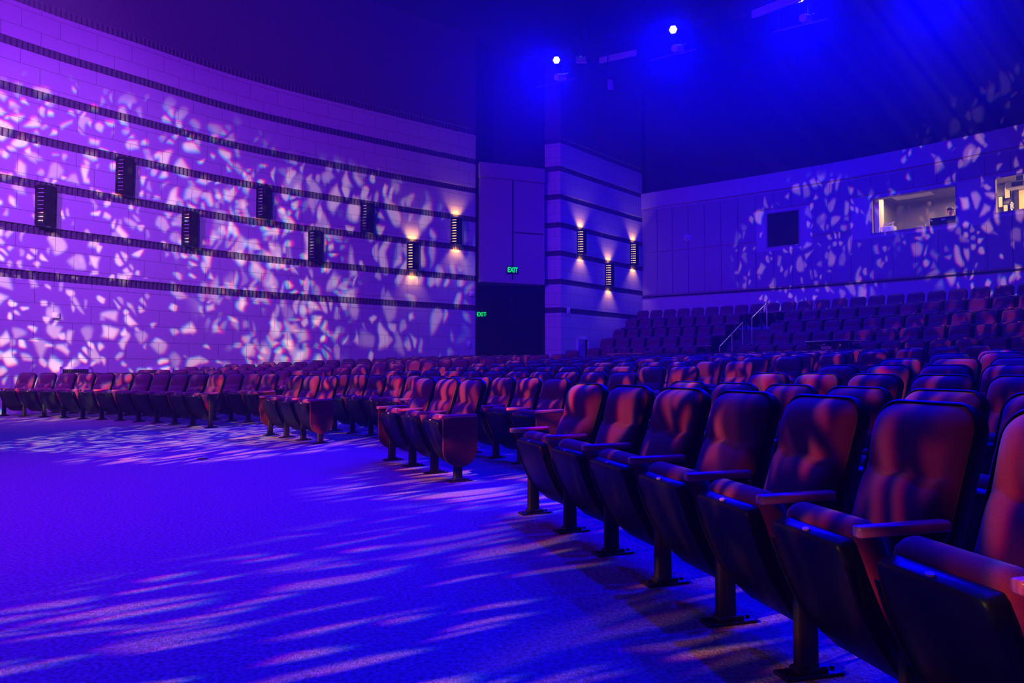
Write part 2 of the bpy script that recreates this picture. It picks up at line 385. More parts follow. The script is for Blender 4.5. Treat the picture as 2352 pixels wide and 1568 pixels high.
def wall_quad(mb, s0, s1, z0, z1, d=0):
    n = max(1, int((s1 - s0) / .4)); ps = [at_s(s0 + (s1 - s0) * k / n, REARP, RS, d)[0] for k in range(n + 1)]
    strip(mb, ps, z0, z1, [s0 + (s1 - s0) * k / n for k in range(n + 1)])
ss = sorted({0, RS[-1], W1[0], W1[1], W2[0], W2[1], W3[0], W3[1]})
for a, b in zip(ss[:-1], ss[1:]):
    m_ = (a + b) / 2; op = [q for q in (W1, W2, W3) if q[0] <= m_ <= q[1]]
    zs = [0.0, 8.47] if not op else [0.0, op[0][2], op[0][3], 8.47]
    for i in range(0, len(zs), 2): wall_quad(rw, a, b, zs[i], zs[i + 1])
for q in (W1, W2, W3):                             # reveals
    p0, t0 = at_s(q[0], REARP, RS); p1, t1 = at_s(q[1], REARP, RS); n0 = Vector((-t0.y, t0.x)) * .25; n1 = Vector((-t1.y, t1.x)) * .25
    L = [(p0, p0 + n0), (p1 + n1, p1)]
    for A, B in L: strip(rw, [A, B], q[2], q[3])
    k = len(rw.v)
    for z in (q[2], q[3]):
        rw.v += [(*p0, z), (*(p0 + n0), z), (*(p1 + n1), z), (*p1, z)]; rw.uv += [(0, 0)] * 4
    rw.f += [(k, k + 1, k + 2, k + 3), (k + 7, k + 6, k + 5, k + 4)]
wr = rw.build('wall_rear', M['plaster'], kind='structure')
pn = MB(); pn.uv = []
def slab(mb, s0, s1, z0, z1, d):
    a0 = at_s(s0, REARP, RS)[0]; a1 = at_s(s0, REARP, RS, d)[0]; b0 = at_s(s1, REARP, RS)[0]; b1 = at_s(s1, REARP, RS, d)[0]
    vs = [(*a0, z0), (*a1, z0), (*b1, z0), (*b0, z0), (*a0, z1), (*a1, z1), (*b1, z1), (*b0, z1)]
    k = len(mb.v); mb.v += vs; mb.uv += [(0, 0)] * 8
    mb.f += [tuple(i + k for i in f) for f in ((1, 2, 6, 5), (0, 1, 5, 4), (2, 3, 7, 6), (4, 5, 6, 7), (3, 2, 1, 0))]
s = .02; pw = .68
while s < RS[-1] - pw:
    e = s + pw
    hit = [q for q in (W1, W2, W3) if e > q[0] - .15 and s < q[1] + .15]
    if not hit:
        slab(pn, s + .012, e - .012, 4.12, 5.88, .05); slab(pn, s + .012, e - .012, 5.92, 7.72, .05)
    else:
        q = hit[0]
        slab(pn, s + .012, e - .012, 4.12, q[2] - .12, .05); slab(pn, s + .012, e - .012, q[3] + .12, 7.72, .05)
    s = e
pn.build('acoustic_panels', M['panel'], wr)
capm = MB(); capm.uv = []
n = 60
for i in range(n): slab(capm, RS[-1] * i / n, RS[-1] * (i + 1) / n, 7.82, 8.47, .09)
capm.build('top_fascia', M['plaster'], wr)
uw = MB(); wq = offs(REARP, -.4); strip(uw, wq, 8.3, 13); ledge(uw, REARP, wq, 8.46); uw.build('wall_rear_upper', M['darkpaint'], kind='structure')
lg = MB(); lg.uv = []
for i in range(n): slab(lg, RS[-1] * i / n, RS[-1] * (i + 1) / n, 4.0, 4.07, .035)
lg.build('trim_2', M['darkpaint'], kind='structure')
# ---- ceiling and the unseen end walls
MB().box((3, 11, 13.05), (60, 62, .1)).build('ceiling', M['ceil'], kind='structure')
ew = MB(); strip(ew, densify([(21.5, 10), (22, -14)], 2), 0, 13); ew.build('wall_right', M['darkpaint'], kind='structure')
ew = MB(); strip(ew, densify([(22, -14), (-30, -14)], 4), 0, 13); ew.build('wall_stage', M['darkpaint'], kind='structure')
ew = MB(); strip(ew, densify([(-30, -14), (-17.5, 4.5)], 4), 0, 13); ew.build('wall_stage_left', M['darkpaint'], kind='structure')
# ------------------------------------------------------------------ the theatre chair
PITCHW = .56; HX = PITCHW / 2
LEAN = math.atan(.165 / .52); BL = .568
def bp(x, h, d): return Vector((x, .122 + h * math.sin(LEAN) - d * math.cos(LEAN), .37 + h * math.cos(LEAN) + d * math.sin(LEAN)))
def halfw(h, w, L, rt, rb, e=0):
    h = min(max(h, -e), L + e); 
    if h > L + e - rt: q = h - (L + e - rt); return w - rt + math.sqrt(max(rt * rt - q * q, 0))
    if h < -e + rb: q = (-e + rb) - h; return w - rb + math.sqrt(max(rb * rb - q * q, 0))
    return w
def sstep(a, b, x): t = min(max((x - a) / (b - a), 0), 1); return t * t * (3 - 2 * t)
def back_cushion():
    mb = MB(); W = .228; NU = 14; hs = []
    L = BL
    CR = .338
    hs = [0, .004, .012, .025, .05, .10, .16, .21, .255, .283, .303, .315, .324, .331, .337, .343, .350, .360, .376, .408, .43, .452, .472, .49, .506, .522, .536, .548, .557, .563, .566, BL]
    for h in hs:
        for i in range(NU + 1):
            su = math.sin(math.pi / 2 * (2 * i / NU - 1)); wv = .007 * math.cos(su * 9)
            x = halfw(h, W, L, .085, .02) * su
            c = CR + wv - .007 * 0
            tk = math.exp(-((abs(su) - .55) / .13) ** 2)
            q = min(max((h - c) / (L - c), 0), 1)
            hi = .026 + .046 * math.sin(math.pi / 2 * min(q / .58, 1)) - .024 * max((q - .58) / .42, 0) ** 2 - .006 * tk * max(1 - q * 4, 0)
            low = .074 - .050 * math.exp(-max(c - h, 0) / (.026 + .02 * tk))
            prof = low if h < c else hi
            prof += (.046 - prof) * abs(su) ** 3.5 * .8
            edge = (1 - abs(su) ** 5) ** .5; te = math.sqrt(max(1 - ((h - .49) / (L - .49)) ** 2, 0)) if h > .49 else 1
            be = sstep(-.001, .02, h)
            tuck = .007 * tk * math.exp(-((h - c - .02) / .06) ** 2)
            d = (prof - tuck) * edge * te * be
            mb.v.append(tuple(bp(x, h, d)))
    n = NU + 1
    mb.f += [(i * n + j, i * n + j + 1, (i + 1) * n + j + 1, (i + 1) * n + j) for i in range(len(hs) - 1) for j in range(NU)]
    me = mb.mesh('back_cushion', M['fabric']); shade(me, 75); return me
def outline(w, L, rt, rb, e, n=6):
    pts = []
    for cx, cy_, r, a0 in ((w - rt, L + e - rt, rt, 0), (-(w - rt), L + e - rt, rt, 90), (-(w - rb), -e + rb, rb, 180), (w - rb, -e + rb, rb, 270)):
        for k in range(n + 1):
            a = R_(a0 + 90 * k / n); pts.append((cx + r * math.cos(a), cy_ + r * math.sin(a)))
    return pts
def back_shell():
    mb = MB(); rings = []
    for w, e, d, r in ((.230, 0, -.004, .084), (.230, 0, .012, .084), (.232, .003, .018, .088), (.237, .008, .016, .092), (.241, .012, .006, .096), (.241, .012, -.014, .096), (.235, .006, -.036, .09), (.215, -.01, -.044, .08), (.15, -.07, -.05, .06)):
        rings.append([bp(x, h, d) for x, h in outline(w, BL, r, .03, e)])
    mb.loft(rings, True, True); me = mb.mesh('back_shell', M['plastic']); shade(me, 50); return me
def slabpath(path, hw, th, r, top_r=None, n=4):
    """rounded slab along a path of (y,z) centre points"""
    rings = []; N = len(path)
    for i, (y, z) in enumerate(path):
        a = path[max(i - 1, 0)]; b = path[min(i + 1, N - 1)]; ty, tz = b[0] - a[0], b[1] - a[1]; L = math.hypot(ty, tz); ty /= L; tz /= L
        ny, nz = -tz, ty; w = hw[i] if isinstance(hw, list) else hw; t = (th[i] if isinstance(th, list) else th) / 2; q = min(r, t * .95, w * .95); ring = []
        for cx, cn, a0 in ((w - q, t - q, 0), (-(w - q), t - q, 90), (-(w - q), -(t - q), 180), (w - q, -(t - q), 270)):
            for k in range(n + 1):
                an = R_(a0 + 90 * k / n); X = cx + q * math.cos(an); Nn = cn + q * math.sin(an)
                ring.append(Vector((X, y + ny * Nn, z + nz * Nn)))
        rings.append(ring)
    return rings
def seat_shell():
    mb = MB(); p = [(y, z - .02) for y, z in [(-.148, .566), (-.146, .56), (-.139, .545), (-.125, .50), (-.10, .42), (-.07, .35), (-.03, .275), (.015, .21), (.06, .165), (.095, .145), (.11, .14)]]
    mb.loft(slabpath(p, [.180, .192, .200, .206, .210, .210, .208, .202, .186, .16, .13], [.040, .056, .064, .062, .055, .05, .045, .042, .038, .03, .02], .016))
    # raised rim around the underside
    k = [(y, z - .02) for y, z in (( -.125 - .032, .50), (-.10 - .030, .42), (-.07 - .029, .35), (-.03 - .027, .275), (.012 - .025, .215))]
    for sx in (-1, 1):
        rr = []
        for y, z in k: rr.append([Vector((sx * .205 + a, y + b, z)) for a, b in ((-.008, 0), (.008, 0), (.006, -.007), (-.006, -.007))])
        mb.loft(rr)
    me = mb.mesh('seat_shell', M['plastic']); shade(me, 45); return me
def seat_cushion():
    mb = MB(); p = [(y, z - .02) for y, z in ((-.085, .615), (-.083, .608), (-.078, .592), (-.070, .56), (-.048, .49), (-.018, .41), (.018, .335), (.062, .27), (.108, .225), (.125, .21))]
    mb.loft(slabpath(p, [.15, .19, .212, .222, .226, .226, .224, .218, .195, .14], [.02, .055, .085, .102, .10, .095, .09, .082, .06, .03], .045))
    me = mb.mesh('seat_cushion', M['fabric']); shade(me, 60); return me
def plate_me():
    mb = MB(); m3 = Matrix.Rotation(R_(18), 3, 'X'); c = Vector((0, -.158, .5465)); ring = []
    ctr = lambda k, s, o: c + m3 @ Vector((math.cos(k) * .016 * s, math.sin(k) * .009 * s, o))
    mb.loft([[ctr(2 * math.pi * i / 16, 1, -.008) for i in range(16)], [ctr(2 * math.pi * i / 16, 1, .0008) for i in range(16)], [ctr(2 * math.pi * i / 16, .85, .002) for i in range(16)]])
    return mb.mesh('number_plate', M['plate'])
def post_me(x):
    mb = MB(); rings = []
    for z, a, b in ((0.008, .027, .046), (.03, .025, .042), (.3, .024, .040), (.42, .018, .05), (.55, .016, .085), (.575, .016, .1)):
        yo = .0 + (.03 * sstep(.35, .58, z)); rings.append([Vector((x + a * math.copysign(abs(math.cos(t)) ** .6, math.cos(t)), yo + b * math.copysign(abs(math.sin(t)) ** .6, math.sin(t)), z)) for t in [2 * math.pi * i / 16 for i in range(16)]])
    mb.loft(rings); me = mb.mesh('post', M['blacksteel']); shade(me, 40); return me
def foot_me(x):
    mb = MB().rbox((x, .01, .006), (.09, .22, .012), .004)
    for sy in (-.08, .1): mb.cyl((x, sy, .01), (x, sy, .022), .009, 8)
    mb.rbox((x, .01, .02), (.066, .12, .022), .01)
    return mb.mesh('foot_plate', M['blacksteel'])
def arm_me(x, w=.052, y0=-.175, y1=.118):
    mb = MB(); rings = []
    for t, s in ((0, .35), (.012, .8), (.03, 1), (.5, 1), (.96, .98), (.99, .8), (1, .4)):
        y = y0 + (y1 - y0) * t; q = w / 2 * s; hh = .0165 * (.55 + .45 * s); zc = .590 + .004 * t
        rings.append([Vector((x + q * math.copysign(abs(math.cos(a)) ** .55, math.cos(a)), y, zc + hh * math.copysign(abs(math.sin(a)) ** .55, math.sin(a)))) for a in [2 * math.pi * i / 16 for i in range(16)]])
    mb.loft(rings); me = mb.mesh('armrest', M['wood']); shade(me, 45); return me
def bracket_me():
    mb = MB()
    for sx in (-1, 1):
        mb.rbox((sx * .238, .14, .40), (.014, .10, .20), .006); mb.rbox((sx * .236, .12, .30), (.02, .07, .07), .01)
        mb.cyl((sx * .222, .115, .225), (sx * .262, .115, .225), .018, 12)
    mb.cyl((-.24, .14, .36), (.24, .14, .36), .012, 8)
    return mb.mesh('hinge_frame', M['blacksteel'])
def panel_me(x):
    mb = MB(); pts = []; y0, y1 = -.155, .185; c = (y0 + y1) / 2; r = (y1 - y0) / 2
    pts = [(y0, .572), (y1, .572)] + [(c + r * math.cos(R_(-a)), .30 + r * 1.0 * math.sin(R_(-a))) for a in range(0, 181, 12)]
    def ring(xx, s): return [Vector((xx, c + (y - c) * s, .42 + (z - .42) * s)) for y, z in pts]
    mb.loft([ring(x - .015, .975), ring(x - .012, 1), ring(x + .012, 1), ring(x + .015, .975)])
    me = mb.mesh('end_panel', M['panelwood']); return me
PARTS = dict(bc=back_cushion(), bs=back_shell(), ss=seat_shell(), sc=seat_cushion(), pl=plate_me(), br=bracket_me(),
             pr=post_me(HX), plf=post_me(-HX), fr=foot_me(HX), flf=foot_me(-HX), ar=arm_me(HX), al=arm_me(-HX),
             car=arm_me(HX, .072, -.18, .18), cal=arm_me(-HX, .072, -.18, .18), epr=panel_me(HX + .016), epl=panel_me(-HX - .016))
PSP = {}
def part_obj(name, me, parent):
    o = bpy.data.objects.new(name, me); COL.objects.link(o); o.parent = parent; return o
def make_chair(left, right, detail=True):
    """left: None / 'post' / 'panel';  right: 'post' / 'panel'"""
    r = bpy.data.objects.new('theatre_chair', None); COL.objects.link(r); r.empty_display_size = .1
    r['category'] = 'chair'
    b = part_obj('back_shell', PARTS['bs'], r); part_obj('back_cushion', PARTS['bc'], b)
    s_ = part_obj('seat_shell', PARTS['ss'], r); part_obj('seat_cushion', PARTS['sc'], s_); part_obj('number_plate', PARTS['pl'], s_)
    part_obj('hinge_frame', PARTS['br'], r)
    p = part_obj('post', PARTS['pr'], r); part_obj('foot_plate', PARTS['fr'], p)
    part_obj('armrest', PARTS['car' if right == 'panel' else 'ar'], r)
    if right == 'panel': part_obj('end_panel', PARTS['epr'], r)
    if left:
        p = part_obj('post', PARTS['plf'], r); part_obj('foot_plate', PARTS['flf'], p)
        part_obj('armrest', PARTS['cal' if left == 'panel' else 'al'], r)
        if left == 'panel': part_obj('end_panel', PARTS['epl'], r)
    return r
PROTO = {}
def get_chair(l, r):
    if (l, r) not in PROTO: PROTO[(l, r)] = make_chair(l, r); return PROTO[(l, r)]
    return dup(PROTO[(l, r)])
ORD = ['first', 'second', 'third', 'fourth', 'fifth', 'sixth', 'seventh', 'eighth', 'ninth', 'tenth', 'eleventh', 'twelfth', 'thirteenth', 'fourteenth', 'fifteenth', 'sixteenth', 'seventeenth', 'eighteenth', 'nineteenth', 'twentieth',
       'twenty-first', 'twenty-second', 'twenty-third', 'twenty-fourth', 'twenty-fifth', 'twenty-sixth', 'twenty-seventh', 'twenty-eighth', 'twenty-ninth', 'thirtieth', 'thirty-first', 'thirty-second', 'thirty-third', 'thirty-fourth', 'thirty-fifth', 'thirty-sixth']
def wall_r(th):                                     # radius at which the left wall cuts the direction th
    d = Vector((math.cos(R_(th)), math.sin(R_(th))))
    for p, q in zip(WLP[:-1], WLP[1:]):
        a = (p - CC); b = (q - CC); c0 = d.x * a.y - d.y * a.x; c1 = d.x * b.y - d.y * b.x
        if c0 * c1 <= 0 and a.dot(d) > 0: t = c0 / (c0 - c1); return a.lerp(b, t).length
    return 99
CH = []                                             # (r, z, theta, step_deg, left, right, block, row, first index)
def row(block, rowname, R, z, th0, th1=None, n=None, step=None, le='post', re='post', gap=None):
    """th0 leftmost post angle, decreasing to the right"""
    step = step or math.degrees(.56 / R)
    if n is None: n = max(0, int(round((th0 - th1) / step)))
    if th1 is not None and n: step = (th0 - th1) / n
    seats = []
    for i in range(n):
        t = th0 - step * (i + .5)
        if gap and gap[0] < t < gap[1]: continue
        seats.append([R, z, t, step, None, 'post', block, rowname])
    for k, q in enumerate(seats):
        if k == 0: q[4] = le
        elif abs(seats[k - 1][2] - q[2]) > step * 1.5: q[4] = 'panel'; seats[k - 1][5] = 'panel'
    if seats: seats[-1][5] = re
    CH.extend(seats)
row('the left block', 'front row', ROWR[0], 0, 73.3, 51.9, 11)
row('the front trio nearest the left aisle', '', ROWR[0], 0, 45.4, 40.1, 3, le='panel', re='panel')
row('the front trio by the right aisle', '', ROWR[0], 0, 33.0, 27.4, 3, le='panel', re='panel')
G1P = [22.35, 20.4, 18.55, 16.7, 14.95, 13.3, 11.75, 10.15, 8.5, 6.8]
for i in range(9): CH.append([ROWR[0], 0, (G1P[i] + G1P[i + 1]) / 2, G1P[i] - G1P[i + 1], 'post' if i == 0 else None, 'post', 'the right block', 'front row'])
BR = [0, 28.1, 28.8, 29.2, 29.45, 29.65, 29.8, 29.9, 30, 30, 30]; CL = [0, 23.3, 24.1, 24.6, 25.0, 25.4, 25.6, 25.7, 25.8, 25.8, 25.8]
for k in range(1, 11):
    R = ROWR[k]; z = ROWZ[k]; st = math.degrees(.56 / R); nm = ORD[k] + ' row'
    nleft = 0
    while wall_r(52.0 + st * (nleft + 1)) - R > .95 and nleft < 14: nleft += 1
    row('the left block', nm, R, z, 52.0 + st * nleft, 52.0, nleft, re='panel')
    row('the middle block', nm, R, z, 46.9, BR[k], le='panel', re='panel')
    row('the right block', nm, R, z, CL[k], 8, le='panel')
TN = ['lowest', 'second', 'third', 'fourth', 'top']
for k in range(5):
    R = TIERR[k]; nm = TN[k] + ' row'
    if k < 4:
        row('raised block left of handrails', nm, R, TIERZ[k], 54.2, 46.75); row('raised block right of handrails', nm, R, TIERZ[k], 44.35, 29)
    else: row('the raised rear block', nm, R, TIERZ[k], 54.2, 29)
# keep what the photo can show; count from the left inside each row
def pix(p):
    Yc = p.y * math.cos(PITCH) + (p.z - CAMH) * math.sin(PITCH); Zc = -p.y * math.sin(PITCH) + (p.z - CAMH) * math.cos(PITCH)
    return (1176 + FPX * p.x / max(Yc, .01), 784 - FPX * Zc / max(Yc, .01), Yc)
rows = {}
for c in CH: rows.setdefault((c[6], c[7]), []).append(c)
SEAT = []
for key, L in rows.items():
    for i, c in enumerate(L):
        xy = polar(c[0] + .33, c[2]); u, v, Yc = pix(Vector((xy.x, xy.y, c[1] + .9))); wpx = .5 * FPX / max(Yc, .3)
        if Yc < .6 or u < -wpx or u > 2352 + wpx * .75: continue
        ri = min(range(11), key=lambda k: abs(ROWR[k] - c[0])) if c[0] < 30 else -1
        if ri == 0: vis = .9
        elif ri == 1: vis = .35
        elif ri > 0: vis = max(.03, (ROWZ[ri] - ROWZ[ri - 1]) + (CAMH - .9 - ROWZ[ri - 1]) * 1.08 / max(Yc, 1) )
        else: vis = .4
        SEAT.append((wpx * wpx * vis, c, i))
SEAT.sort(key=lambda q: -q[0])
print('chairs in view', len(SEAT))
def chair_label(c, i):
    b = c[6]
    if c[7] == '': return 'maroon tip-up chair, %s from the left in %s' % (ORD[i], b)
    return 'tip-up chair, %s from the left, %s of %s' % (ORD[i], c[7], b)
grp = lambda c: 'tip-up chairs in ' + c[6]
for q in SEAT[:300]:
    _, c, i = q; o = get_chair(c[4], c[5]); xy = polar(c[0], c[2])
    o.location = (xy.x, xy.y, c[1]); o.rotation_euler = (0, 0, R_(c[2] - 90)); o.scale = (c[0] * R_(c[3]) / PITCHW, 1, 1)
    o['label'] = chair_label(c, i); o['category'] = 'chair'; o['group'] = grp(c)
rest = SEAT[300:]
if rest:
    root = None
    for nm, keys, m in (('back_shells', ['bs', 'ss', 'br', 'pr', 'plf'], 'plastic'), ('cushions', ['bc', 'sc'], 'fabric'), ('armrests', ['ar'], 'wood')):
        mb = MB()
        for _, c, i in rest:
            xy = polar(c[0], c[2]); mt = Matrix.Translation((xy.x, xy.y, c[1])) @ Matrix.Rotation(R_(c[2] - 90), 4, 'Z') @ Matrix.Diagonal((c[0] * R_(c[3]) / PITCHW, 1, 1, 1))
            for k in keys: mb.add([mt @ v.co for v in PARTS[k].vertices], [tuple(p.vertices) for p in PARTS[k].polygons])
        if root is None:
            root = mb.build('theatre_chairs', M[m], smooth=45, kind='stuff'); tag(root, 'farthest maroon chairs packed in the dark back rows of the hall', 'chairs')
        else: mb.build(nm, M[m], root, smooth=60, kind='stuff')
# ------------------------------------------------------------------ wall sconces
def sconce(u, vtop, vbot, P, lit, label):
    p, t = on_wall(P, u); nrm = Vector((t.y, -t.x)); z = (hgt(u, vtop, p.y) + hgt(u, vbot, p.y)) / 2; H_ = .84; Wd = .20; D = .23
    o = thing('wall_sconce', label, 'wall light', (*(p + nrm * .002), z), math.atan2(t.y, t.x), 'slatted wall lights')
    # local: +x along the wall, -y into the room (wall normal is to the right of the tangent)
    facets = [(-Wd, 0), (-Wd, -D * .45), (-.10, -D), (.10, -D), (Wd, -D * .45), (Wd, 0)]
    sh = MB()
    def bar(pts, z0, z1, th=.012):
        for a, b in zip(pts[:-1], pts[1:]):
            a = Vector(a); b = Vector(b); d = (b - a).normalized(); n_ = Vector((d.y, -d.x)) * th
            q = [a, b, b - n_, a - n_] if n_.y < 0 else [a, b, b + n_, a + n_]
            vs = [(*k, zz) for zz in (z0, z1) for k in (a, b, b + (-n_), a + (-n_))]
            sh.add(vs, [(0, 1, 2, 3), (7, 6, 5, 4), (0, 4, 5, 1), (1, 5, 6, 2), (2, 6, 7, 3), (3, 7, 4, 0)])
    N = 9; step = H_ / N
    for i in range(N + 1):
        zc = -H_ / 2 + i * step; half = .032 if 0 < i < N else .035
        bar(facets[:3] , zc - half, zc + half); bar(facets[3:], zc - half, zc + half)
    bar(facets[2:4], -H_ / 2 - .035, H_ / 2 + .035)
    for a in (facets[0], facets[1], facets[2], facets[4], facets[5]): sh.box((a[0] * .98, a[1] * .98, 0), (.014, .014, H_))
    sh.box((0, -.006, 0), (Wd * 1.9, .008, H_))
    sh.build('slatted_housing', M['black'], o)
    g = MB(); q = [(-Wd + .03, -.03), (-Wd + .03, -D * .42), (-.095, -D + .028), (.095, -D + .028), (Wd - .03, -D * .42), (Wd - .03, -.03)]
    for a, b in zip(q[:-1], q[1:]): g.add([(*a, -H_ / 2 + .03), (*b, -H_ / 2 + .03), (*b, H_ / 2 - .03), (*a, H_ / 2 - .03)], [(0, 1, 2, 3)])
    g.build('lamp_glass', M['glow'] if lit else M['dull'], o)
    if lit:
        c = p + nrm * .14
        for sg in (1, -1):
            spot('sconce_light', (c.x, c.y, z + sg * (H_ / 2 + .01)), (c.x - nrm.x * .30, c.y - nrm.y * .30, z + sg * (H_ / 2 + 1.0)), 42, (1, .42, .04), 92, .8, .05)
    return o
sconce(97, 427, 521, WLP, False, 'unlit black slatted wall light, leftmost on the long left wall, speckled with light')
sconce(279, 362, 450, WLP, False, 'unlit slatted wall light, highest on the left wall, second from its left end')
sconce(431, 484, 570, WLP, False, 'unlit slatted wall light, third from the left, on the lower line')
sconce(601, 428, 506, WLP, False, 'unlit slatted wall light, fourth from the left, on the upper line')
sconce(721, 530, 601, WLP, False, 'unlit slatted wall light, fifth from the left, lowest of the unlit ones')
sconce(840, 467, 537, WLP, False, 'unlit slatted wall light, sixth from the left, nearest the glowing pair')
sconce(946, 557, 622, WLP, True, 'glowing amber slatted wall light, lower one of the pair on the left wall')
sconce(1046, 501, 563, WLP, True, 'glowing amber slatted wall light, upper one beside the entrance bulkhead')
sconce(1333, 529, 585, WLRP, True, 'glowing amber slatted wall light just right of the corner pier')
sconce(1397, 604, 661, WLRP, True, 'glowing amber slatted wall light, lowest of the trio right of the entrance')
sconce(1454, 558, 611, WLRP, True, 'glowing amber slatted wall light closest to the rear wall corner')
# ------------------------------------------------------------------ small things on the walls
def wall_frame(P, u, off=0):
    p, t = on_wall(P, u); n_ = Vector((t.y, -t.x)); return p + n_ * off, t, n_, math.atan2(t.y, t.x)
for u0, u1, v, lb in ((139, 212, 842, 'framed return air grille low on the left wall behind the end of the front row'), (333, 397, 844, 'framed return air grille low on the left wall, farther from the stage')):
    pa, _, _, _ = wall_frame(WLP, u0); pb, _, _, _ = wall_frame(WLP, u1); ctr = (pa + pb) / 2; t = (pb - pa).normalized(); wd = (pb - pa).length; zt = hgt((u0 + u1) / 2, v, ctr.y); n_ = Vector((t.y, -t.x))
    o = thing('wall_vent', lb, 'vent', (*(ctr + n_ * .03), 0.2), math.atan2(t.y, t.x), 'return air grilles'); h = zt - .2
    f = MB(); f.box((0, 0, h - .03), (wd, .05, .06)); f.box((0, 0, .03), (wd, .05, .06)); f.box((-wd / 2 + .03, 0, h / 2), (.06, .05, h)); f.box((wd / 2 - .03, 0, h / 2), (.06, .05, h)); f.build('vent_frame', M['whitemetal'], o)
    b = MB(); b.box((0, .02, h / 2), (wd - .1, .01, h - .1)); b.build('vent_backing', M['black'], o)
    s_ = MB(); k = int(wd / .045)
    for i in range(k): s_.box((-wd / 2 + .07 + i * (wd - .14) / (k - 1), 0, h / 2), (.012, .03, h - .12))
    s_.build('vent_slats', M['rib'], o)
def small_box(nm, P, u, v, d, m, label, cat, lens=None):
    p, t, n_, a = wall_frame(P, u, d[1] / 2); z = hgt(u, v, p.y); o = thing(nm, label, cat, (*p, z), a)
    MB().rbox((0, 0, 0), d, .01).build('body', M[m], o, smooth=40)
    if lens: MB().rbox((d[0] * .1, -d[1] / 2 - .006, 0), (d[0] * .35, .014, d[2] * .3), .004).build('lens', M[lens], o, smooth=40)
    return o
small_box('fire_strobe', WLP, 128, 724, (.13, .06, .14), 'whitemetal', 'small white alarm strobe low on the left wall below the leftmost wall light', 'alarm', 'plate')
small_box('fire_strobe', WLP, 1083, 675, (.16, .06, .16), 'whitemetal', 'small pale alarm box at the far right end of the left wall', 'alarm', 'plate')
small_box('switch_box', WLP, 1077, 790, (.14, .04, .2), 'whitemetal', 'small wall switch plate low beside the dark entrance', 'switch', 'plate')
small_box('fire_strobe', WLRP, 1304, 714, (.14, .06, .22), 'whitemetal', 'small white alarm strobe right of the corner pier', 'alarm', 'plate')
p, t, n_, a = wall_frame(REARP, 1582, .1); o = thing('camera_dome', 'small round pale camera dome on the panels of the rear wall', 'camera', (*p, hgt(1582, 546, p.y)), a)
MB().cyl((0, .06, 0), (0, -.02, 0), .13, 20).build('mount_ring', M['whitemetal'], o, smooth=40)
mb = MB(); mb.loft([[Vector((.10 * math.cos(q) * math.cos(e), -.02 - .08 * math.sin(e), .10 * math.sin(q) * math.cos(e))) for q in [2 * math.pi * i / 16 for i in range(16)]] for e in (0, .4, .8, 1.2, 1.5)]); mb.build('dome', M['dull'], o, smooth=60)
# low service door
pa = on_wall(WLRP, 1323)[0]; pb = on_wall(WLRP, 1350)[0]; t = (pb - pa).normalized(); n_ = Vector((t.y, -t.x)); ctr = (pa + pb) / 2; wd = (pb - pa).length; zt = hgt(1336, 776, ctr.y); z0 = .5; a = math.atan2(t.y, t.x)
o = bpy.data.objects.new('door_1', None); COL.objects.link(o); o.location = (*(ctr + n_ * .03), z0); o.rotation_euler = (0, 0, a); o['kind'] = 'structure'; h = zt - z0
f = MB(); f.box((0, 0, h - .03), (wd, .08, .06)); f.box((-wd / 2 + .03, 0, h / 2), (.06, .08, h)); f.box((wd / 2 - .03, 0, h / 2), (.06, .08, h)); f.build('door_frame', M['whitemetal'], o)
MB().box((-wd * .12, .0, h / 2), (wd * .6, .04, h - .08)).build('door_leaf', M['plaster'], o); MB().box((wd * .3, .02, h / 2), (wd * .22, .02, h - .08)).build('door_gap', M['black'], o)
# exit signs
def text_mesh(s, size, name, m, parent, loc, depth=.004):
    c = bpy.data.curves.new('t', 'FONT'); c.body = s; c.size = size; c.align_x = 'CENTER'; c.align_y = 'CENTER'; c.extrude = depth; c.offset = size * .025
    q = bpy.data.objects.new('t', c); COL.objects.link(q); bpy.context.view_layer.update()
    me = bpy.data.meshes.new_from_object(q.evaluated_get(bpy.context.evaluated_depsgraph_get())); bpy.data.objects.remove(q)
    me.materials.clear(); me.materials.append(m); o = bpy.data.objects.new(name, me); COL.objects.link(o); o.parent = parent; o.location = loc; o.rotation_euler = (math.pi / 2, 0, 0); return o
def exit_sign(p, z, a, hl, label, arrows=False):
    o = thing('exit_sign', label, 'exit sign', (*p, z), a)
    MB().rbox((0, .03, 0), (hl * (2.6 if arrows else 2.3), .05, hl * 1.5), .01).build('sign_box', M['black'], o)
    t_ = text_mesh('EXIT', hl * 1.38, 'lettering', M['green'], o, (0, -.006, 0)); t_.scale = (.75, 1, 1)
    if arrows:
        for sg in (-1, 1): MB().add([(sg * hl * 1.16, -.003, 0), (sg * hl * .96, -.003, hl * .22), (sg * hl * .96, -.003, -hl * .22)], [(0, 1, 2)]).build('arrow', M['green'], o)
bm = B1.lerp(B2, .485) - bn * .05
exit_sign(bm, hgt(1174, 620, bm.y), math.atan2(bt.y, bt.x), .185, 'green lit exit sign on the bulkhead above the dark entrance')
ep = Vector((elev(1106, 700)[0] * 26.2, 26.2))
exit_sign(ep, hgt(1104, 722, 26.2), .2, .165, 'green exit sign with side arrows inside the dark entrance', True)
MB().cyl((ep.x, ep.y + .03, hgt(1104, 722, 26.2) + .1), (ep.x, ep.y + .03, 4.3), .012, 6).build('trim_3', M['black'], kind='structure')
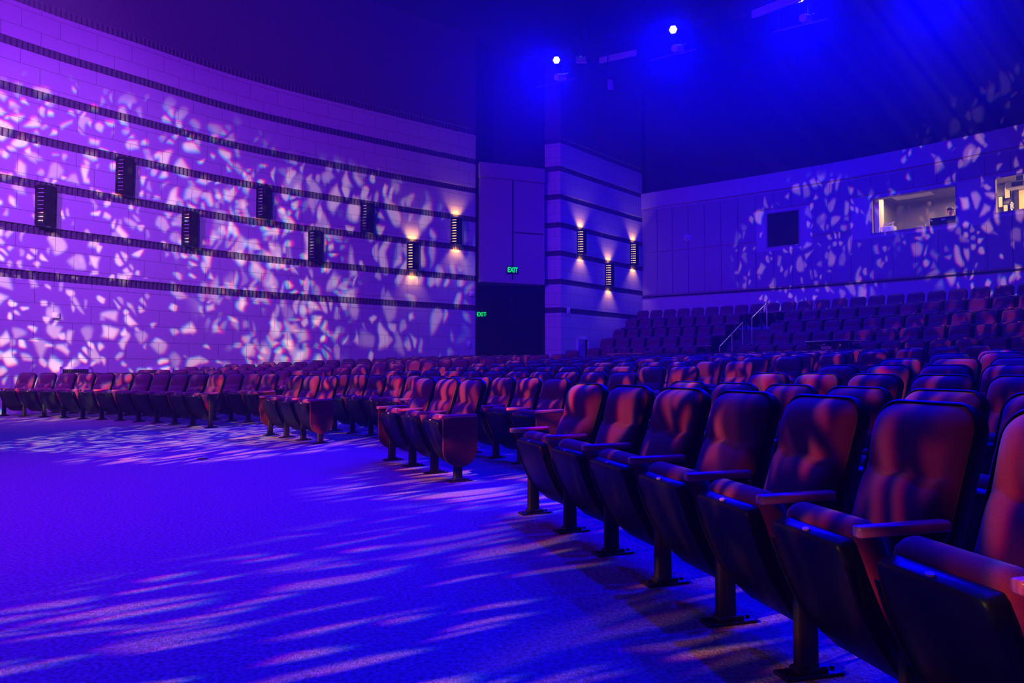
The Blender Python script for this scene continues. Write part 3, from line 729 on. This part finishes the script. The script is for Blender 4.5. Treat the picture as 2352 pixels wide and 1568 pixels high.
# ------------------------------------------------------------------ catwalk fixtures
cdir = (CAN_POS[1] - CAN_POS[0]).normalized(); ca = math.atan2(cdir.y, cdir.x)
def along(P0, s, dz=0, dn=0): n2 = Vector((-cdir.y, cdir.x, 0)); return P0 + cdir * s + n2 * dn + Vector((0, 0, dz))
cw = MB(); L0 = CAN_POS[0] - cdir * .6
rot = Matrix.Rotation(ca, 3, 'Z')
def cbox(mb, c, d): mb.box(tuple(c), d, m=rot)
for i in range(3):
    pass
o = thing('catwalk', 'dark catwalk beam under the ceiling carrying the blue lamps', 'catwalk', tuple(CAN_POS[0] + Vector((0, 0, .5))), ca)
mb = MB(); mb.box((9, .35, .0), (21, .06, .12)); mb.box((9, .35, .9), (21, .05, .05)); mb.box((9, 1.2, -.02), (21, .06, .12)); mb.box((9, .78, -.03), (21, .85, .03)); mb.build('deck_beams', M['darkpaint'], o)
mb = MB()
for i in range(11): mb.cyl((-1 + i * 2, .35, 0), (-1 + i * 2, .35, .96), .025, 8); mb.cyl((-1 + i * 2, 1.2, 0), (-1 + i * 2, 1.2, .96), .02, 8)
mb.build('guard_posts', M['darkpaint'], o)
for i, cp in enumerate(CAN_POS):
    tg = [(-3.5, 7, 0), (0, 7, 0), (1.5, 6, 0), (5, 6, 0)][i]
    if i > 2: continue
    lab = ['glowing blue-white stage lamp, left one on the catwalk above the corner pier', 'glowing blue-white stage lamp, middle one under the ceiling', 'blue stage lamp at the top edge, rightmost on the catwalk'][i]
    o = thing('stage_lamp', lab, 'stage light', tuple(cp), 0, 'blue stage lamps')
    o.rotation_euler = (Vector((-1.5, 0, .8)) - cp).to_track_quat('-Z', 'Y').to_euler()
    mb = MB(); ring = lambda r, z: [Vector((r * math.cos(2 * math.pi * k / 24), r * math.sin(2 * math.pi * k / 24), z)) for k in range(24)]
    mb.loft([ring(.12, 0), ring(.17, 0), ring(.175, .02), ring(.17, .12), ring(.13, .22), ring(.06, .26)], False, True); mb.build('lamp_can', M['blacksteel'], o, smooth=40)
    mb = MB(); mb.loft([ring(.15, .02), ring(.0001, .021)], False, False); mb.build('lens_plate', M['dull'], o)
    mb = MB()
    for k in range(7):
        c = (0, 0) if k == 0 else (.088 * math.cos(k * math.pi / 3), .088 * math.sin(k * math.pi / 3)); mb.cyl((*c, .018), (*c, -.004), .032, 12)
    mb.build('led_cluster', M['led'], o)
    mb = MB()
    for sx in (-1, 1): mb.box((sx * .19, .06, .08), (.012, .05, .3)); 
    mb.box((0, .06, .235), (.39, .05, .012)); mb.build('yoke', M['blacksteel'], o)
    # the profile lantern hung under it
    q = along(cp, .18, -.62, .1); o2 = thing('profile_lantern', ['grey theatre lantern hung under the left blue lamp', 'grey theatre lantern hung under the middle blue lamp', 'grey theatre lantern hung under the rightmost blue lamp'][i], 'stage light', tuple(q), ca, 'theatre lanterns on the catwalk')
    MB().cyl((-.1, -.25, -.06), (-.04, .12, .05), .11, 16, .14).build('barrel', M['whitemetal'], o2, smooth=40); MB().rbox((0, .18, .06), (.24, .22, .24), .04).build('lamp_house', M['steel'], o2, smooth=40)
    MB().cyl((0, .1, .15), (0, .1, .55), .014, 8).cyl((-.18, .1, .15), (.18, .1, .15), .012, 8).build('clamp', M['steel'], o2)
    q = along(cp, .0, -.85, -.1); o3 = thing('lighting_pipe', ['short pale lighting pipe below the left lamp', 'short pale lighting pipe below the middle lamp', 'short pale lighting pipe below the rightmost lamp'][i], 'pipe', tuple(q), ca, 'lighting pipes'); MB().box((0, 0, 0), (1.5, .05, .03)).build('pipe', M['steel'], o3); MB().cyl((-.6, 0, 0), (-.6, .12, 13 - q.z), .012, 6).cyl((.6, 0, 0), (.6, .12, 13 - q.z), .012, 6).build('hangers', M['blacksteel'], o3)
# linear diffusers
def bar_px(u0, v0, u1, v1, thick, label):
    z = CATZ - .1; e0 = elev(u0, v0); e1 = elev(u1, v1); Y0_ = (z - CAMH) / e0[1]; Y1_ = (z - CAMH) / e1[1]
    A = Vector((e0[0] * Y0_, Y0_, z)); B = Vector((e1[0] * Y1_, Y1_, z)); c = (A + B) / 2; L = (B - A).length; d = (B - A).normalized()
    o = thing('air_diffuser', label, 'vent', tuple(c), math.atan2(d.y, d.x), 'slotted air diffusers')
    MB().box((0, 0, 0), (L, .05, thick)).build('diffuser_housing', M['plaster'], o); mb = MB()
    for k in range(4): mb.box((0, -.035, (k - 1.5) * thick / 4.2), (L + .06, .03, thick * .12))
    mb.build('blades', M['whitemetal'], o)
bar_px(1379, 139, 1461, 121, .20, 'slotted pale air diffuser between the two glowing lamps'); bar_px(1730, 33, 1840, -8, .25, 'slotted pale air diffuser at the top edge of the view')
e = elev(1335, 137); Yd = (CATZ - CAMH) / e[1]; o = thing('wireless_access_point', 'rounded square pale access point with a tiny green light', 'access point', (e[0] * Yd, Yd, CATZ))
m3 = Matrix.Rotation(R_(-35), 3, 'X'); MB().rbox((0, 0, 0), (.36, .36, .05), .09, m=Matrix.Rotation(R_(60), 3, 'X')).build('cover', M['whitemetal'], o, smooth=40); MB().rbox((-.02, -.05, .10), (.02, .02, .02), .004).build('status_light', M['green'], o); MB().cyl((0, .03, 0), (0, .03, 13 - CATZ), .015, 8).build('hanger', M['blacksteel'], o)
e = elev(1396, 198); Yd = (10.7 - CAMH) / e[1]; o = thing('ceiling_speaker', 'small wedge loudspeaker hanging under the catwalk', 'loudspeaker', (e[0] * Yd, Yd, 10.7), .5)
mb = MB(); mb.loft([[Vector((x * w_, y, z)) for x, y in ((-1, -.14), (1, -.14), (.6, .16), (-.6, .16))] for z, w_ in ((-.22, .13), (.2, .13))]); mb.build('speaker_cabinet', M['plastic'], o); MB().box((0, -.147, 0), (.22, .012, .36)).build('grille', M['dull'], o); MB().cyl((0, 0, .2), (0, 0, 2.3), .015, 8).build('hanger', M['blacksteel'], o)
# ------------------------------------------------------------------ handrails, low wall, desk
def hpt(u, v, R):                                   # point on the arc of radius R seen in direction (u, v)
    a, e = elev(u, v); A = a * a + 1; B = -2 * (a * CC.x + CC.y); D = CC.dot(CC) - R * R; Y = (-B + math.sqrt(B * B - 4 * A * D)) / 2 / A
    return Vector((a * Y, Y, CAMH + e * Y))
def tube(mb, pts, r, n=10):
    for a, b in zip(pts[:-1], pts[1:]): mb.cyl(a, b, r, n)
def fl_z(R): 
    z = .55
    for r, zz in zip(TIERR, TIERZ):
        if R > r - .45: z = zz
    return z
def rail(pts, posts, label):
    o = thing('handrail', label, 'handrail', tuple(pts[0]), 0, 'steel aisle handrails'); b = pts[0]
    tube(MB(), [], .02); mb = MB(); tube(mb, [p - b for p in pts], .024); mb.build('top_rail', M['steel'], o, smooth=40)
    for p in posts:
        R = (Vector((p.x, p.y)) - CC).length; MB().cyl(p - b, Vector((p.x, p.y, fl_z(R))) - b, .02, 10).build('rail_post', M['steel'], o, smooth=40)
q0, q1 = hpt(1653, 795, 30.9), hpt(1705.5, 740, 33.2); q2 = q0.lerp(q1, .52)
rail([q0, q1], [q0, q2, q1], 'lower slanted steel handrail rising up the rear aisle steps')
q0, q1 = hpt(1727, 729, 33.7), hpt(1761, 695, 34.8)
rail([q0, q1], [q0, q1], 'upper slanted steel handrail in front of the top seats')
st = MB()                                          # aisle half steps
for k in range(4):
    R0 = TIERR[k] - .45 + .5; z = (TIERZ[k] + TIERZ[k + 1]) / 2
    a0, a1 = 46.6, 44.5; ps = [polar(R0, a0), polar(R0 + .5, a0), polar(R0 + .5, a1), polar(R0, a1)]; prism(st, ps, TIERZ[k] - .02, z)
ps = [polar(30.45, 46.6), polar(30.76, 46.6), polar(30.76, 44.5), polar(30.45, 44.5)]; prism(st, ps, .5, .66)
st.build('floor_aisle_steps', M['riser'], kind='structure')
lw = MB(); lwT = [51.5 - .25 * i for i in range(14)]
lp = [polar(30.35, t_) for t_ in lwT]; lq = [polar(30.43, t_) for t_ in lwT]
ztop = hgt(1540, 811.5, hpt(1540, 811, 30.35).y)
lw.loft([[Vector((*a, .5)), Vector((*a, ztop)), Vector((*b, ztop)), Vector((*b, .5))] for a, b in zip(lp, lq)])
o = lw.build('low_partition', M['panel']); tag(o, 'low curved partition along the cross aisle in front of the raised seats', 'partition')
lc = MB(); lp2 = [polar(30.32, t_) for t_ in lwT]; lq2 = [polar(30.46, t_) for t_ in lwT]; lc.loft([[Vector((*a, ztop)), Vector((*a, ztop + .03)), Vector((*b, ztop + .03)), Vector((*b, ztop))] for a, b in zip(lp2, lq2)]); lc.build('cap_rail', M['wood'], o)
# mixing desk on the cross aisle
dA, dB = hpt(1854, 783, 29.4), hpt(1950, 781, 29.4); dd = (dB - dA); dl = math.hypot(dd.x, dd.y); da = math.atan2(dd.y, dd.x); dz = (dA.z + dB.z) / 2
o = thing('mixing_desk', 'black flat mixing desk on a stand standing in the cross aisle', 'mixing desk', ((dA.x + dB.x) / 2, (dA.y + dB.y) / 2, .54), da)
tz = dz - .54
MB().rbox((0, .3, tz - .01), (dl, .78, .022), .006).build('desk_top', M['steel'], o, smooth=40)
MB().rbox((0, -.04, tz - .11), (dl * .98, .05, .17), .01).build('front_screen', M['blacksteel'], o, smooth=40)
mb = MB()
for k, (x, w_, h_) in enumerate(((-.42, .06, .03), (-.12, .09, .04), (-.05, .1, .07), (.02, .05, .03), (.33, .07, .07), (-.2, .03, .05))): mb.box((x * dl, -.068, tz - .11 + (k % 3 - 1) * .02), (w_ * .6, .004, h_ * .5))
mb.build('screen_marks', M['plate'], o)
mb = MB()
for sx in (-1, 1): mb.cyl((sx * dl * .4, .3, tz - .04), (sx * dl * .4, .3, .0), .03, 8)
mb.cyl((dl * .45, .1, tz - .1), (dl * .95, .2, tz - .28), .03, 8); mb.build('stand', M['blacksteel'], o)
sp = hpt(1897, 800, 29.2)
o = thing('paper_sign', 'small yellowish sign lettered PA half hidden under the mixing desk', 'sign', tuple(sp), da)
MB().box((0, .01, -.06), (.24, .012, .22)).build('sign_board', M['cream'], o); text_mesh('PA', .12, 'lettering', M['wood'], o, (-.01, -.002, -.02), .003)
MB().box((0, .03, -.4), (.03, .02, .7)).build('sign_stake', M['blacksteel'], o)
# stray chairs standing in the cross aisle
for u, v, lb in ((1304, 806, 'lone dark chair standing in the cross aisle below the little wall door'), (1482, 806, 'lone dark chair in front of the low curved partition')):
    q = hpt(u, v, 29.6); o = get_chair('post', 'post'); o.location = (q.x, q.y, q.z - .9); th = math.degrees(math.atan2(q.y - CC.y, q.x - CC.x)); o.rotation_euler = (0, 0, R_(th - 90)); o.scale = (1, 1, 1)
    o['label'] = lb; o['category'] = 'chair'; o['group'] = 'lone chairs in the cross aisle'
# floor outlet
a, e = elev(465, 1054); Yf = -CAMH / e; o = MB().cyl((a * Yf, Yf, -.01), (a * Yf, Yf, .008), .055, 20).build('floor_outlet', M['blacksteel']); tag(o, 'small round dark outlet cover flush with the open carpet', 'floor outlet')
# bright yellow tags between the near seats
for u, v, R, lb in ((1722, 1111, 17.42, 'tiny yellow row marker in the gap before the near patterned seat back'), (1369, 1021, 17.42, 'tiny yellow row marker between the two chairs farthest along the near row')):
    q = hpt(u, v, R); o = MB().rbox((0, 0, 0), (.010, .02, .035), .004).build('row_marker', M['marker'] if 'marker' in M else M['cream']); o.location = q; tag(o, lb, 'marker', 'yellow row markers')
# ------------------------------------------------------------------ control booths behind the rear wall
def booth(W, depth, sx0, sx1, zlo, zhi, m, n_):
    p0, t0 = at_s(W[0], REARP, RS); p1, t1 = at_s(W[1], REARP, RS); t = (p1 - p0).normalized(); n2 = Vector((-t.y, t.x)); c = (p0 + p1) / 2; wd = (p1 - p0).length; a = math.atan2(t.y, t.x)
    root = MB(); x0, x1 = -wd / 2 - sx0, wd / 2 + sx1; y0, y1 = .26, depth
    root.add([(x0, y1, zlo), (x1, y1, zlo), (x1, y1, zhi), (x0, y1, zhi), (x0, y0, zlo), (x1, y0, zlo), (x1, y0, zhi), (x0, y0, zhi)], [(0, 1, 2, 3), (4, 0, 3, 7), (1, 5, 6, 2), (4, 5, 1, 0), (3, 2, 6, 7)])
    o = root.build('wall_booth_%d' % n_, m, kind='structure'); o.location = (c.x, c.y, 0); o.rotation_euler = (0, 0, a)
    return c, a, wd, t, n2
def local(c, a, x, y, z): return Vector((c.x + x * math.cos(a) - y * math.sin(a), c.y + x * math.sin(a) + y * math.cos(a), z))
def win_frame(W, n_):
    p0, _ = at_s(W[0], REARP, RS); p1, _ = at_s(W[1], REARP, RS); t = (p1 - p0).normalized(); c = (p0 + p1) / 2; wd = (p1 - p0).length; a = math.atan2(t.y, t.x)
    o = bpy.data.objects.new('window_%d' % n_, None); COL.objects.link(o); o.location = (c.x, c.y, W[2]); o.rotation_euler = (0, 0, a); o['kind'] = 'structure'; h = W[3] - W[2]
    f = MB()
    for x, z, dx, dz_ in ((-wd / 2 + .02, h / 2, .05, h), (wd / 2 - .02, h / 2, .05, h), (0, .02, wd, .05), (0, h - .02, wd, .05)): f.box((x, .06, z), (dx, .14, dz_))
    f.build('window_frame', M['panel'], o)
    return o
g = bpy.data.materials.new('window_glass'); g.use_nodes = True; t_ = g.node_tree; t_.nodes.clear(); go = nn(t_, 'ShaderNodeOutputMaterial'); tb = nn(t_, 'ShaderNodeBsdfTransparent'); gb = nn(t_, 'ShaderNodeBsdfGlossy'); gb.inputs['Roughness'].default_value = .02; mxs = nn(t_, 'ShaderNodeMixShader')
mxs.inputs[0].default_value = .05; t_.links.new(tb.outputs[0], mxs.inputs[1]); t_.links.new(gb.outputs[0], mxs.inputs[2]); t_.links.new(mxs.outputs[0], go.inputs[0])
for n_, W in ((1, W1), (2, W2), (3, W3)):
    o = win_frame(W, n_)
    if n_ != 2:
        p0, _ = at_s(W[0], REARP, RS); p1, _ = at_s(W[1], REARP, RS); wd = (p1 - p0).length; h = W[3] - W[2]
        MB().box((0, .1, h / 2), (wd - .06, .008, h - .06)).build('pane', g, o)
c1, a1, w1, t1, n1 = booth(W1, 2.2, .2, .2, 4.6, 7.3, M['darkpaint'], 1)
c2, a2, w2, t2, n2_ = booth(W2, 2.8, .0, .45, 4.7, 7.2, M['booth'], 2)
c3, a3, w3, t3, n3_ = booth(W3, 2.1, .8, .8, 4.9, 7.25, M['booth'], 3)
# booth 2 contents
o = MB().box((-w2 / 2 + .10, .55, 5.9), (.16, .5, 2.5)).build('trim_4', M['cream'], kind='structure'); o.location = (c2.x, c2.y, 0); o.rotation_euler = (0, 0, a2)
o = MB().box((0, .2, 7.0), (w2 + .02, .16, .10)).build('trim_5', M['plaster'], kind='structure'); o.location = (c2.x, c2.y, 0); o.rotation_euler = (0, 0, a2)
o = thing('ceiling_light', 'flat square ceiling light panel in the lit control booth', 'ceiling light', tuple(local(c2, a2, -w2 / 2 + .95, 1.15, 7.17)), a2)
MB().box((0, 0, 0), (1.2, 1.2, .04)).build('light_frame', M['whitemetal'], o); MB().box((0, 0, -.025), (1.1, 1.1, .01)).build('diffuser', M['whitemetal'], o)
al_ = bpy.data.lights.new('booth_light', 'AREA'); ao = bpy.data.objects.new('booth_light', al_); COL.objects.link(ao); ao.location = local(c2, a2, w2 / 2 + .2, 1.5, 7.1); al_.size = .7; al_.energy = 110; al_.color = (1, .62, .38)
al_ = bpy.data.lights.new('booth_light', 'AREA'); ao = bpy.data.objects.new('booth_light', al_); COL.objects.link(ao); ao.location = local(c2, a2, -w2 / 2 + .6, .9, 7.05); al_.size = .5; al_.energy = 34; al_.color = (1, .6, .35)
o = thing('booth_desk', 'long dark desk under the lit booth window', 'desk', tuple(local(c2, a2, 0, .60, 4.7)), a2)
MB().rbox((.1, 0, .98), (w2 + .2, .6, .05), .01).build('desk_top', M['blacksteel'], o)
for x in (-w2 / 2 + .3, w2 / 2): MB().box((x, 0, .48), (.06, .5, .95)).build('leg', M['blacksteel'], o)
def booth_x(u, d):                                 # local x on booth 2 for photo column u at depth d behind the wall
    p, _ = on_wall(REARP, u); a_ = elev(u, 500)[0]; best = None
    for k in range(400):
        x = -4 + k * .02; q = local(c2, a2, x, d, 0); e_ = abs(q.x - a_ * q.y)
        if best is None or e_ < best[0]: best = (e_, x, q)
    return best[1], best[2]
DZ = 5.705
x, q = booth_x(2040, .6); o = thing('white_machine', 'white boxy machine standing on the left end of the booth desk', 'machine', (*Vector((q.x, q.y)), DZ), a2)
MB().rbox((0, 0, .15), (.42, .35, .3), .02).build('body', M['whitemetal'], o, smooth=40); mb = MB(); mb.cyl((-.2, 0, .34), (.2, 0, .46), .015, 8); mb.box((-.15, 0, .36), (.03, .03, .14)); mb.box((.14, 0, .37), (.03, .03, .14)); mb.box((0, 0, .43), (.34, .05, .025)); mb.build('lifted_lid_frame', M['cream'], o)
x, q = booth_x(2167, .5); mz = hgt(2167, 498, q.y); o = thing('computer_monitor', 'black computer monitor seen from behind in front of the person in the booth', 'monitor', (q.x, q.y, DZ), a2)
MB().rbox((0, 0, mz - DZ - .2), (.80, .05, .40), .015).build('screen_back', M['plastic'], o, smooth=40); MB().cyl((0, .02, 0), (0, .02, .12), .03, 8).build('monitor_stand', M['blacksteel'], o)
mb = MB()
for k in (-1, 1): mb.cyl((k * .028, -.026, mz - DZ - .09), (k * .028, -.032, mz - DZ - .09), .024, 12)
mb.build('round_logo', M['dull'], o)
def gooseneck(u, h, lb):
    x, q = booth_x(u, .35); o = thing('gooseneck_lamp', lb, 'lamp', (q.x, q.y, DZ), a2, 'gooseneck desk lamps'); pts = [Vector((0, 0, 0)), Vector((0, 0, h * .6)), Vector((.03, 0, h * .85)), Vector((.09, 0, h)), Vector((.15, 0, h * .97))]
    mb = MB(); tube(mb, pts, .011, 6); mb.build('neck', M['cream'], o); MB().cyl(pts[-1], pts[-1] + Vector((.05, 0, -.03)), .018, 8).build('lamp_head', M['whitemetal'], o)
gooseneck(2104, .14, 'short gooseneck lamp on the middle of the booth desk'); gooseneck(2126, .30, 'taller gooseneck lamp on the booth desk left of the monitor')
# the person at the desk: one continuous skinned body
def skin_mesh(name, verts, edges, radii, m, parent, sub=2, root=0):
    me = bpy.data.meshes.new(name); me.from_pydata(verts, edges, []); me.materials.append(m); o = bpy.data.objects.new(name, me); COL.objects.link(o); o.parent = parent
    sk = o.modifiers.new('skin', 'SKIN'); sk.use_smooth_shade = True
    for i, r in enumerate(radii): me.skin_vertices[0].data[i].radius = (r if isinstance(r, tuple) else (r, r))
    me.skin_vertices[0].data[root].use_root = True
    s = o.modifiers.new('sub', 'SUBSURF'); s.levels = sub; s.render_levels = sub
    bpy.context.view_layer.update(); dg = bpy.context.evaluated_depsgraph_get(); nm = bpy.data.meshes.new_from_object(o.evaluated_get(dg)); o.modifiers.clear(); o.data = nm; nm.name = name
    if not nm.materials: nm.materials.append(m)
    for p_ in nm.polygons: p_.use_smooth = True; p_.material_index = 0
    return o
x, q = booth_x(2185, 1.05); eyeZ = hgt(2184, 486, q.y)
SC_ = 1.18
o = thing('person', 'person in a dark cap and dark shirt sitting at the desk in the lit booth', 'person', (q.x, q.y, eyeZ - 1.13 * SC_ - .0), a2 + math.pi - .05)
o.scale = (SC_,) * 3
# local frame: faces +y (towards the hall after the half turn); seat at z .45
V = [(0, 0, .5), (0, .01, .68), (0, .0, .86), (0, .0, .95), (0, .01, 1.02), (0, .03, 1.10), (0, .03, 1.18), (0, .025, 1.235),
     (.17, 0, .90), (.22, .03, .68), (.17, .26, .62), (.15, .33, .64), (-.17, 0, .90), (-.22, .03, .68), (-.17, .26, .62), (-.15, .33, .64),
     (.1, .05, .48), (.13, .42, .50), (.13, .44, .1), (.13, .54, .05), (-.1, .05, .48), (-.13, .42, .50), (-.13, .44, .1), (-.13, .54, .05)]
Ed = [(0, 1), (1, 2), (2, 3), (3, 4), (4, 5), (5, 6), (6, 7), (2, 8), (8, 9), (9, 10), (10, 11), (2, 12), (12, 13), (13, 14), (14, 15), (0, 16), (16, 17), (17, 18), (18, 19), (0, 20), (20, 21), (21, 22), (22, 23)]
Rr = [(.16, .11), (.14, .10), (.15, .10), .07, .052, .068, .082, .06, .055, .045, .032, .032, .055, .045, .032, .032, .08, .065, .045, .04, .08, .065, .045, .04]
k = len(V)
for sx in (1, -1):                                  # fingers and thumbs
    w0 = 11 if sx == 1 else 15; b_ = V[w0]
    for i, (dx, ln) in enumerate(((-.03, .06), (-.011, .072), (.009, .068), (.028, .052))):
        V += [(b_[0] + sx * dx, b_[1] + .035, b_[2] - .005), (b_[0] + sx * dx * 1.2, b_[1] + .035 + ln * .6, b_[2] - .012), (b_[0] + sx * dx * 1.25, b_[1] + .035 + ln, b_[2] - .035)]
        Ed += [(w0, k), (k, k + 1), (k + 1, k + 2)]; Rr += [.0095, .009, .0075]; k += 3
    V += [(b_[0] - sx * .045, b_[1] + .01, b_[2] - .012), (b_[0] - sx * .058, b_[1] + .045, b_[2] - .025)]; Ed += [(w0, k), (k, k + 1)]; Rr += [.011, .009]; k += 2
body = skin_mesh('body', V, Ed, Rr, M['skin'], o)
SV = [(0, 0, .48), (0, .01, .68), (0, 0, .86), (0, 0, .93), (.17, 0, .90), (.22, .03, .70), (.20, .13, .66), (-.17, 0, .90), (-.22, .03, .70), (-.20, .13, .66)]
skin_mesh('shirt', SV, [(0, 1), (1, 2), (2, 3), (2, 4), (4, 5), (5, 6), (2, 7), (7, 8), (8, 9)], [(.18, .125), (.16, .12), (.17, .12), .085, .072, .062, .055, .072, .062, .055], M['darkcloth'], o)
fc = MB()                                          # nose, ears on the face
def ell(mb, c, r, n=10):
    c = Vector(c); mb.loft([[c + Vector((r[0] * math.cos(q) * math.cos(e_), r[1] * math.sin(q) * math.cos(e_), r[2] * math.sin(e_))) for q in [2 * math.pi * i / n for i in range(n)]] for e_ in (-1.4, -1, -.5, 0, .5, 1, 1.4)])
ell(fc, (0, .118, 1.125), (.013, .02, .024)); ell(fc, (.082, .025, 1.13), (.012, .022, .034)); ell(fc, (-.082, .025, 1.13), (.012, .022, .034)); fc.build('nose_and_ears', M['skin'], o, smooth=60)
ey = MB(); ell(ey, (.031, .104, 1.152), (.012, .008, .008)); ell(ey, (-.031, .104, 1.152), (.012, .008, .008)); ey.build('eyes', M['black'], o)
mt = MB(); ell(mt, (0, .105, 1.082), (.026, .008, .006)); mt.build('mouth', M['wood'], o)
cap = MB(); rings = []
for e_ in (0, .3, .6, .9, 1.2, 1.5): rings.append([Vector((.092 * math.cos(q) * math.cos(e_), .028 + .108 * math.sin(q) * math.cos(e_), 1.175 + .092 * math.sin(e_))) for q in [2 * math.pi * i / 20 for i in range(20)]])
cap.loft(rings, False, True); bk_ = [Vector((.075 * math.cos(q), .10 + .10 * math.sin(q), 1.178 + .012 * math.sin(q))) for q in [math.pi * i / 12 for i in range(13)]]
cap.loft([bk_, [p_ + Vector((0, 0, -.01)) for p_ in bk_]], True, True); cap.build('cap', M['darkcloth'], o, smooth=50)
o = thing('desk_chair', 'dark high backed desk chair behind the person in the booth', 'chair', tuple(Vector((q.x, q.y, 4.7))), a2 + math.pi - .05)
MB().rbox((0, 0, .5), (.5, .5, .1), .03).build('seat', M['darkcloth'], o); MB().rbox((0, -.24, .95), (.46, .08, .7), .03).build('backrest', M['darkcloth'], o); MB().cyl((0, 0, .02), (0, 0, .46), .03, 8).build('pedestal', M['blacksteel'], o)
# booth 3 contents
al_ = bpy.data.lights.new('booth_light', 'AREA'); ao = bpy.data.objects.new('booth_light', al_); COL.objects.link(ao); ao.location = local(c3, a3, .0, 1.3, 7.2); al_.size = 1.0; al_.energy = 260; al_.color = (1, .66, .34)
def pic(u, v, wd, ht, mm, lb, slot=2.03):
    a_ = elev(u, v)[0]; best = None
    for k in range(400):
        x = -4 + k * .02; q = local(c3, a3, x, slot, 0); e_ = abs(q.x - a_ * q.y)
        if best is None or e_ < best[0]: best = (e_, q)
    q = best[1]; z = hgt(u, v, q.y); o = thing('framed_picture', lb, 'picture', (q.x, q.y, z), a3, 'framed pictures in the booth')
    wd *= .72; ht *= .8; MB().box((0, 0, 0), (wd, .03, ht)).build('picture_frame', M['black'], o); MB().box((0, -.018, 0), (wd - .05, .01, ht - .05)).build('print', mm, o); return o, z
red = mat('red_poster', (.7, .12, .1), .6, noise=(18, .5)); pap = mat('cream_print', (.8, .7, .4), .6, noise=(20, .2)); org = mat('orange_door_paint', (.85, .5, .2), .5, noise=(3, .05))
pic(2302, 412, .2, .42, red, 'red poster high on the wall of the right hand booth'); pic(2314, 442, .26, .52, pap, 'framed print in the upper row of the right hand booth'); pic(2299, 464, .22, .5, pap, 'framed print, lower left in the right hand booth'); pic(2311, 484, .22, .55, pap, 'framed print, lower middle in the right hand booth')
o4, _ = pic(2325, 478, .20, .58, M['whitemetal'], 'narrow black and white lettered print beside the orange door')
mb = MB()
for k in range(4): mb.loft([[Vector((.03 * math.sin(q_) * (1 + .4 * (k % 2)), -.026, .19 - k * .12 + .045 * math.cos(q_))) for q_ in [2 * math.pi * i / 10 for i in range(10)]], [Vector((.055 * math.sin(q_), -.026, .19 - k * .12 + .055 * math.cos(q_))) for q_ in [2 * math.pi * i / 10 for i in range(10)]]], False, False)
mb.build('swirl_lettering', M['black'], o4)
dq = None
for k in range(400):
    x = -4 + k * .02; q = local(c3, a3, x, 2.05, 0); e_ = abs(q.x - elev(2343, 460)[0] * q.y)
    if dq is None or e_ < dq[0]: dq = (e_, q, x)
o = bpy.data.objects.new('door_2', None); COL.objects.link(o); o.location = (dq[1].x + .4 * math.cos(a3), dq[1].y + .4 * math.sin(a3), 4.9); o.rotation_euler = (0, 0, a3); o['kind'] = 'structure'
MB().box((0, 0, 1.0), (.85, .04, 1.98)).build('door_leaf', org, o); MB().box((-.49, 0, 1.02), (.12, .06, 2.04)).build('door_frame', M['darkpaint'], o); MB().cyl((-.3, -.03, 1.0), (-.2, -.03, 1.0), .02, 8).build('door_handle', M['steel'], o)
a_ = elev(2337, 425); Yp = a_[0]; best = None
for k in range(400):
    x = -4 + k * .02; q = local(c3, a3, x, .9, 0); e_ = abs(q.x - Yp * q.y)
    if best is None or e_ < best[0]: best = (e_, q)
q = best[1]; o = thing('projector', 'grey video projector hanging inside the right hand booth window', 'projector', (q.x, q.y, hgt(2337, 425, q.y)), a3)
MB().rbox((.1, 0, 0), (.75, .4, .2), .03).build('projector_case', M['whitemetal'], o, smooth=40); MB().rbox((.05, -.21, .0), (.3, .03, .14), .01).build('lens_bay', M['black'], o); MB().box((.1, 0, .3), (.2, .2, .42)).build('ceiling_mount', M['blacksteel'], o)
# ------------------------------------------------------------------ theatre haze
def haze_mat(nm, dens):
    hz = bpy.data.materials.new(nm); hz.use_nodes = True; t_ = hz.node_tree; t_.nodes.clear(); ho = nn(t_, 'ShaderNodeOutputMaterial'); hv = nn(t_, 'ShaderNodeVolumeScatter')
    hv.inputs['Color'].default_value = (1, 1, 1, 1); hv.inputs['Density'].default_value = dens; hv.inputs['Anisotropy'].default_value = .3; t_.links.new(hv.outputs[0], ho.inputs['Volume']); return hz
hp = offs([Vector(q) for q in LEFTW], -.35) + [Vector((-1.5, 25.6)), Vector((1.15, 26.0)), Vector((1.6, 25.9))] + offs([Vector(q) for q in REARLEFT[2:3]] + [Vector((5.58, 29.63))], -.3) + offs([Vector(q) for q in REAR[1:]], -.2) + [Vector((22.1, -14.1)), Vector((-30.2, -14.1))]
for z0, z1, dn, lb in ((-.03, 6.5, .0035, 'thin stage haze hanging over the seats and the open floor'), (6.51, 13.03, .013, 'denser stage haze gathered high under the ceiling around the blue lamps')):
    hb_ = MB(); prism(hb_, hp[::-1], z0, z1); o = hb_.build('stage_haze', haze_mat('theatre_haze', dn), kind='stuff'); tag(o, lb, 'haze')
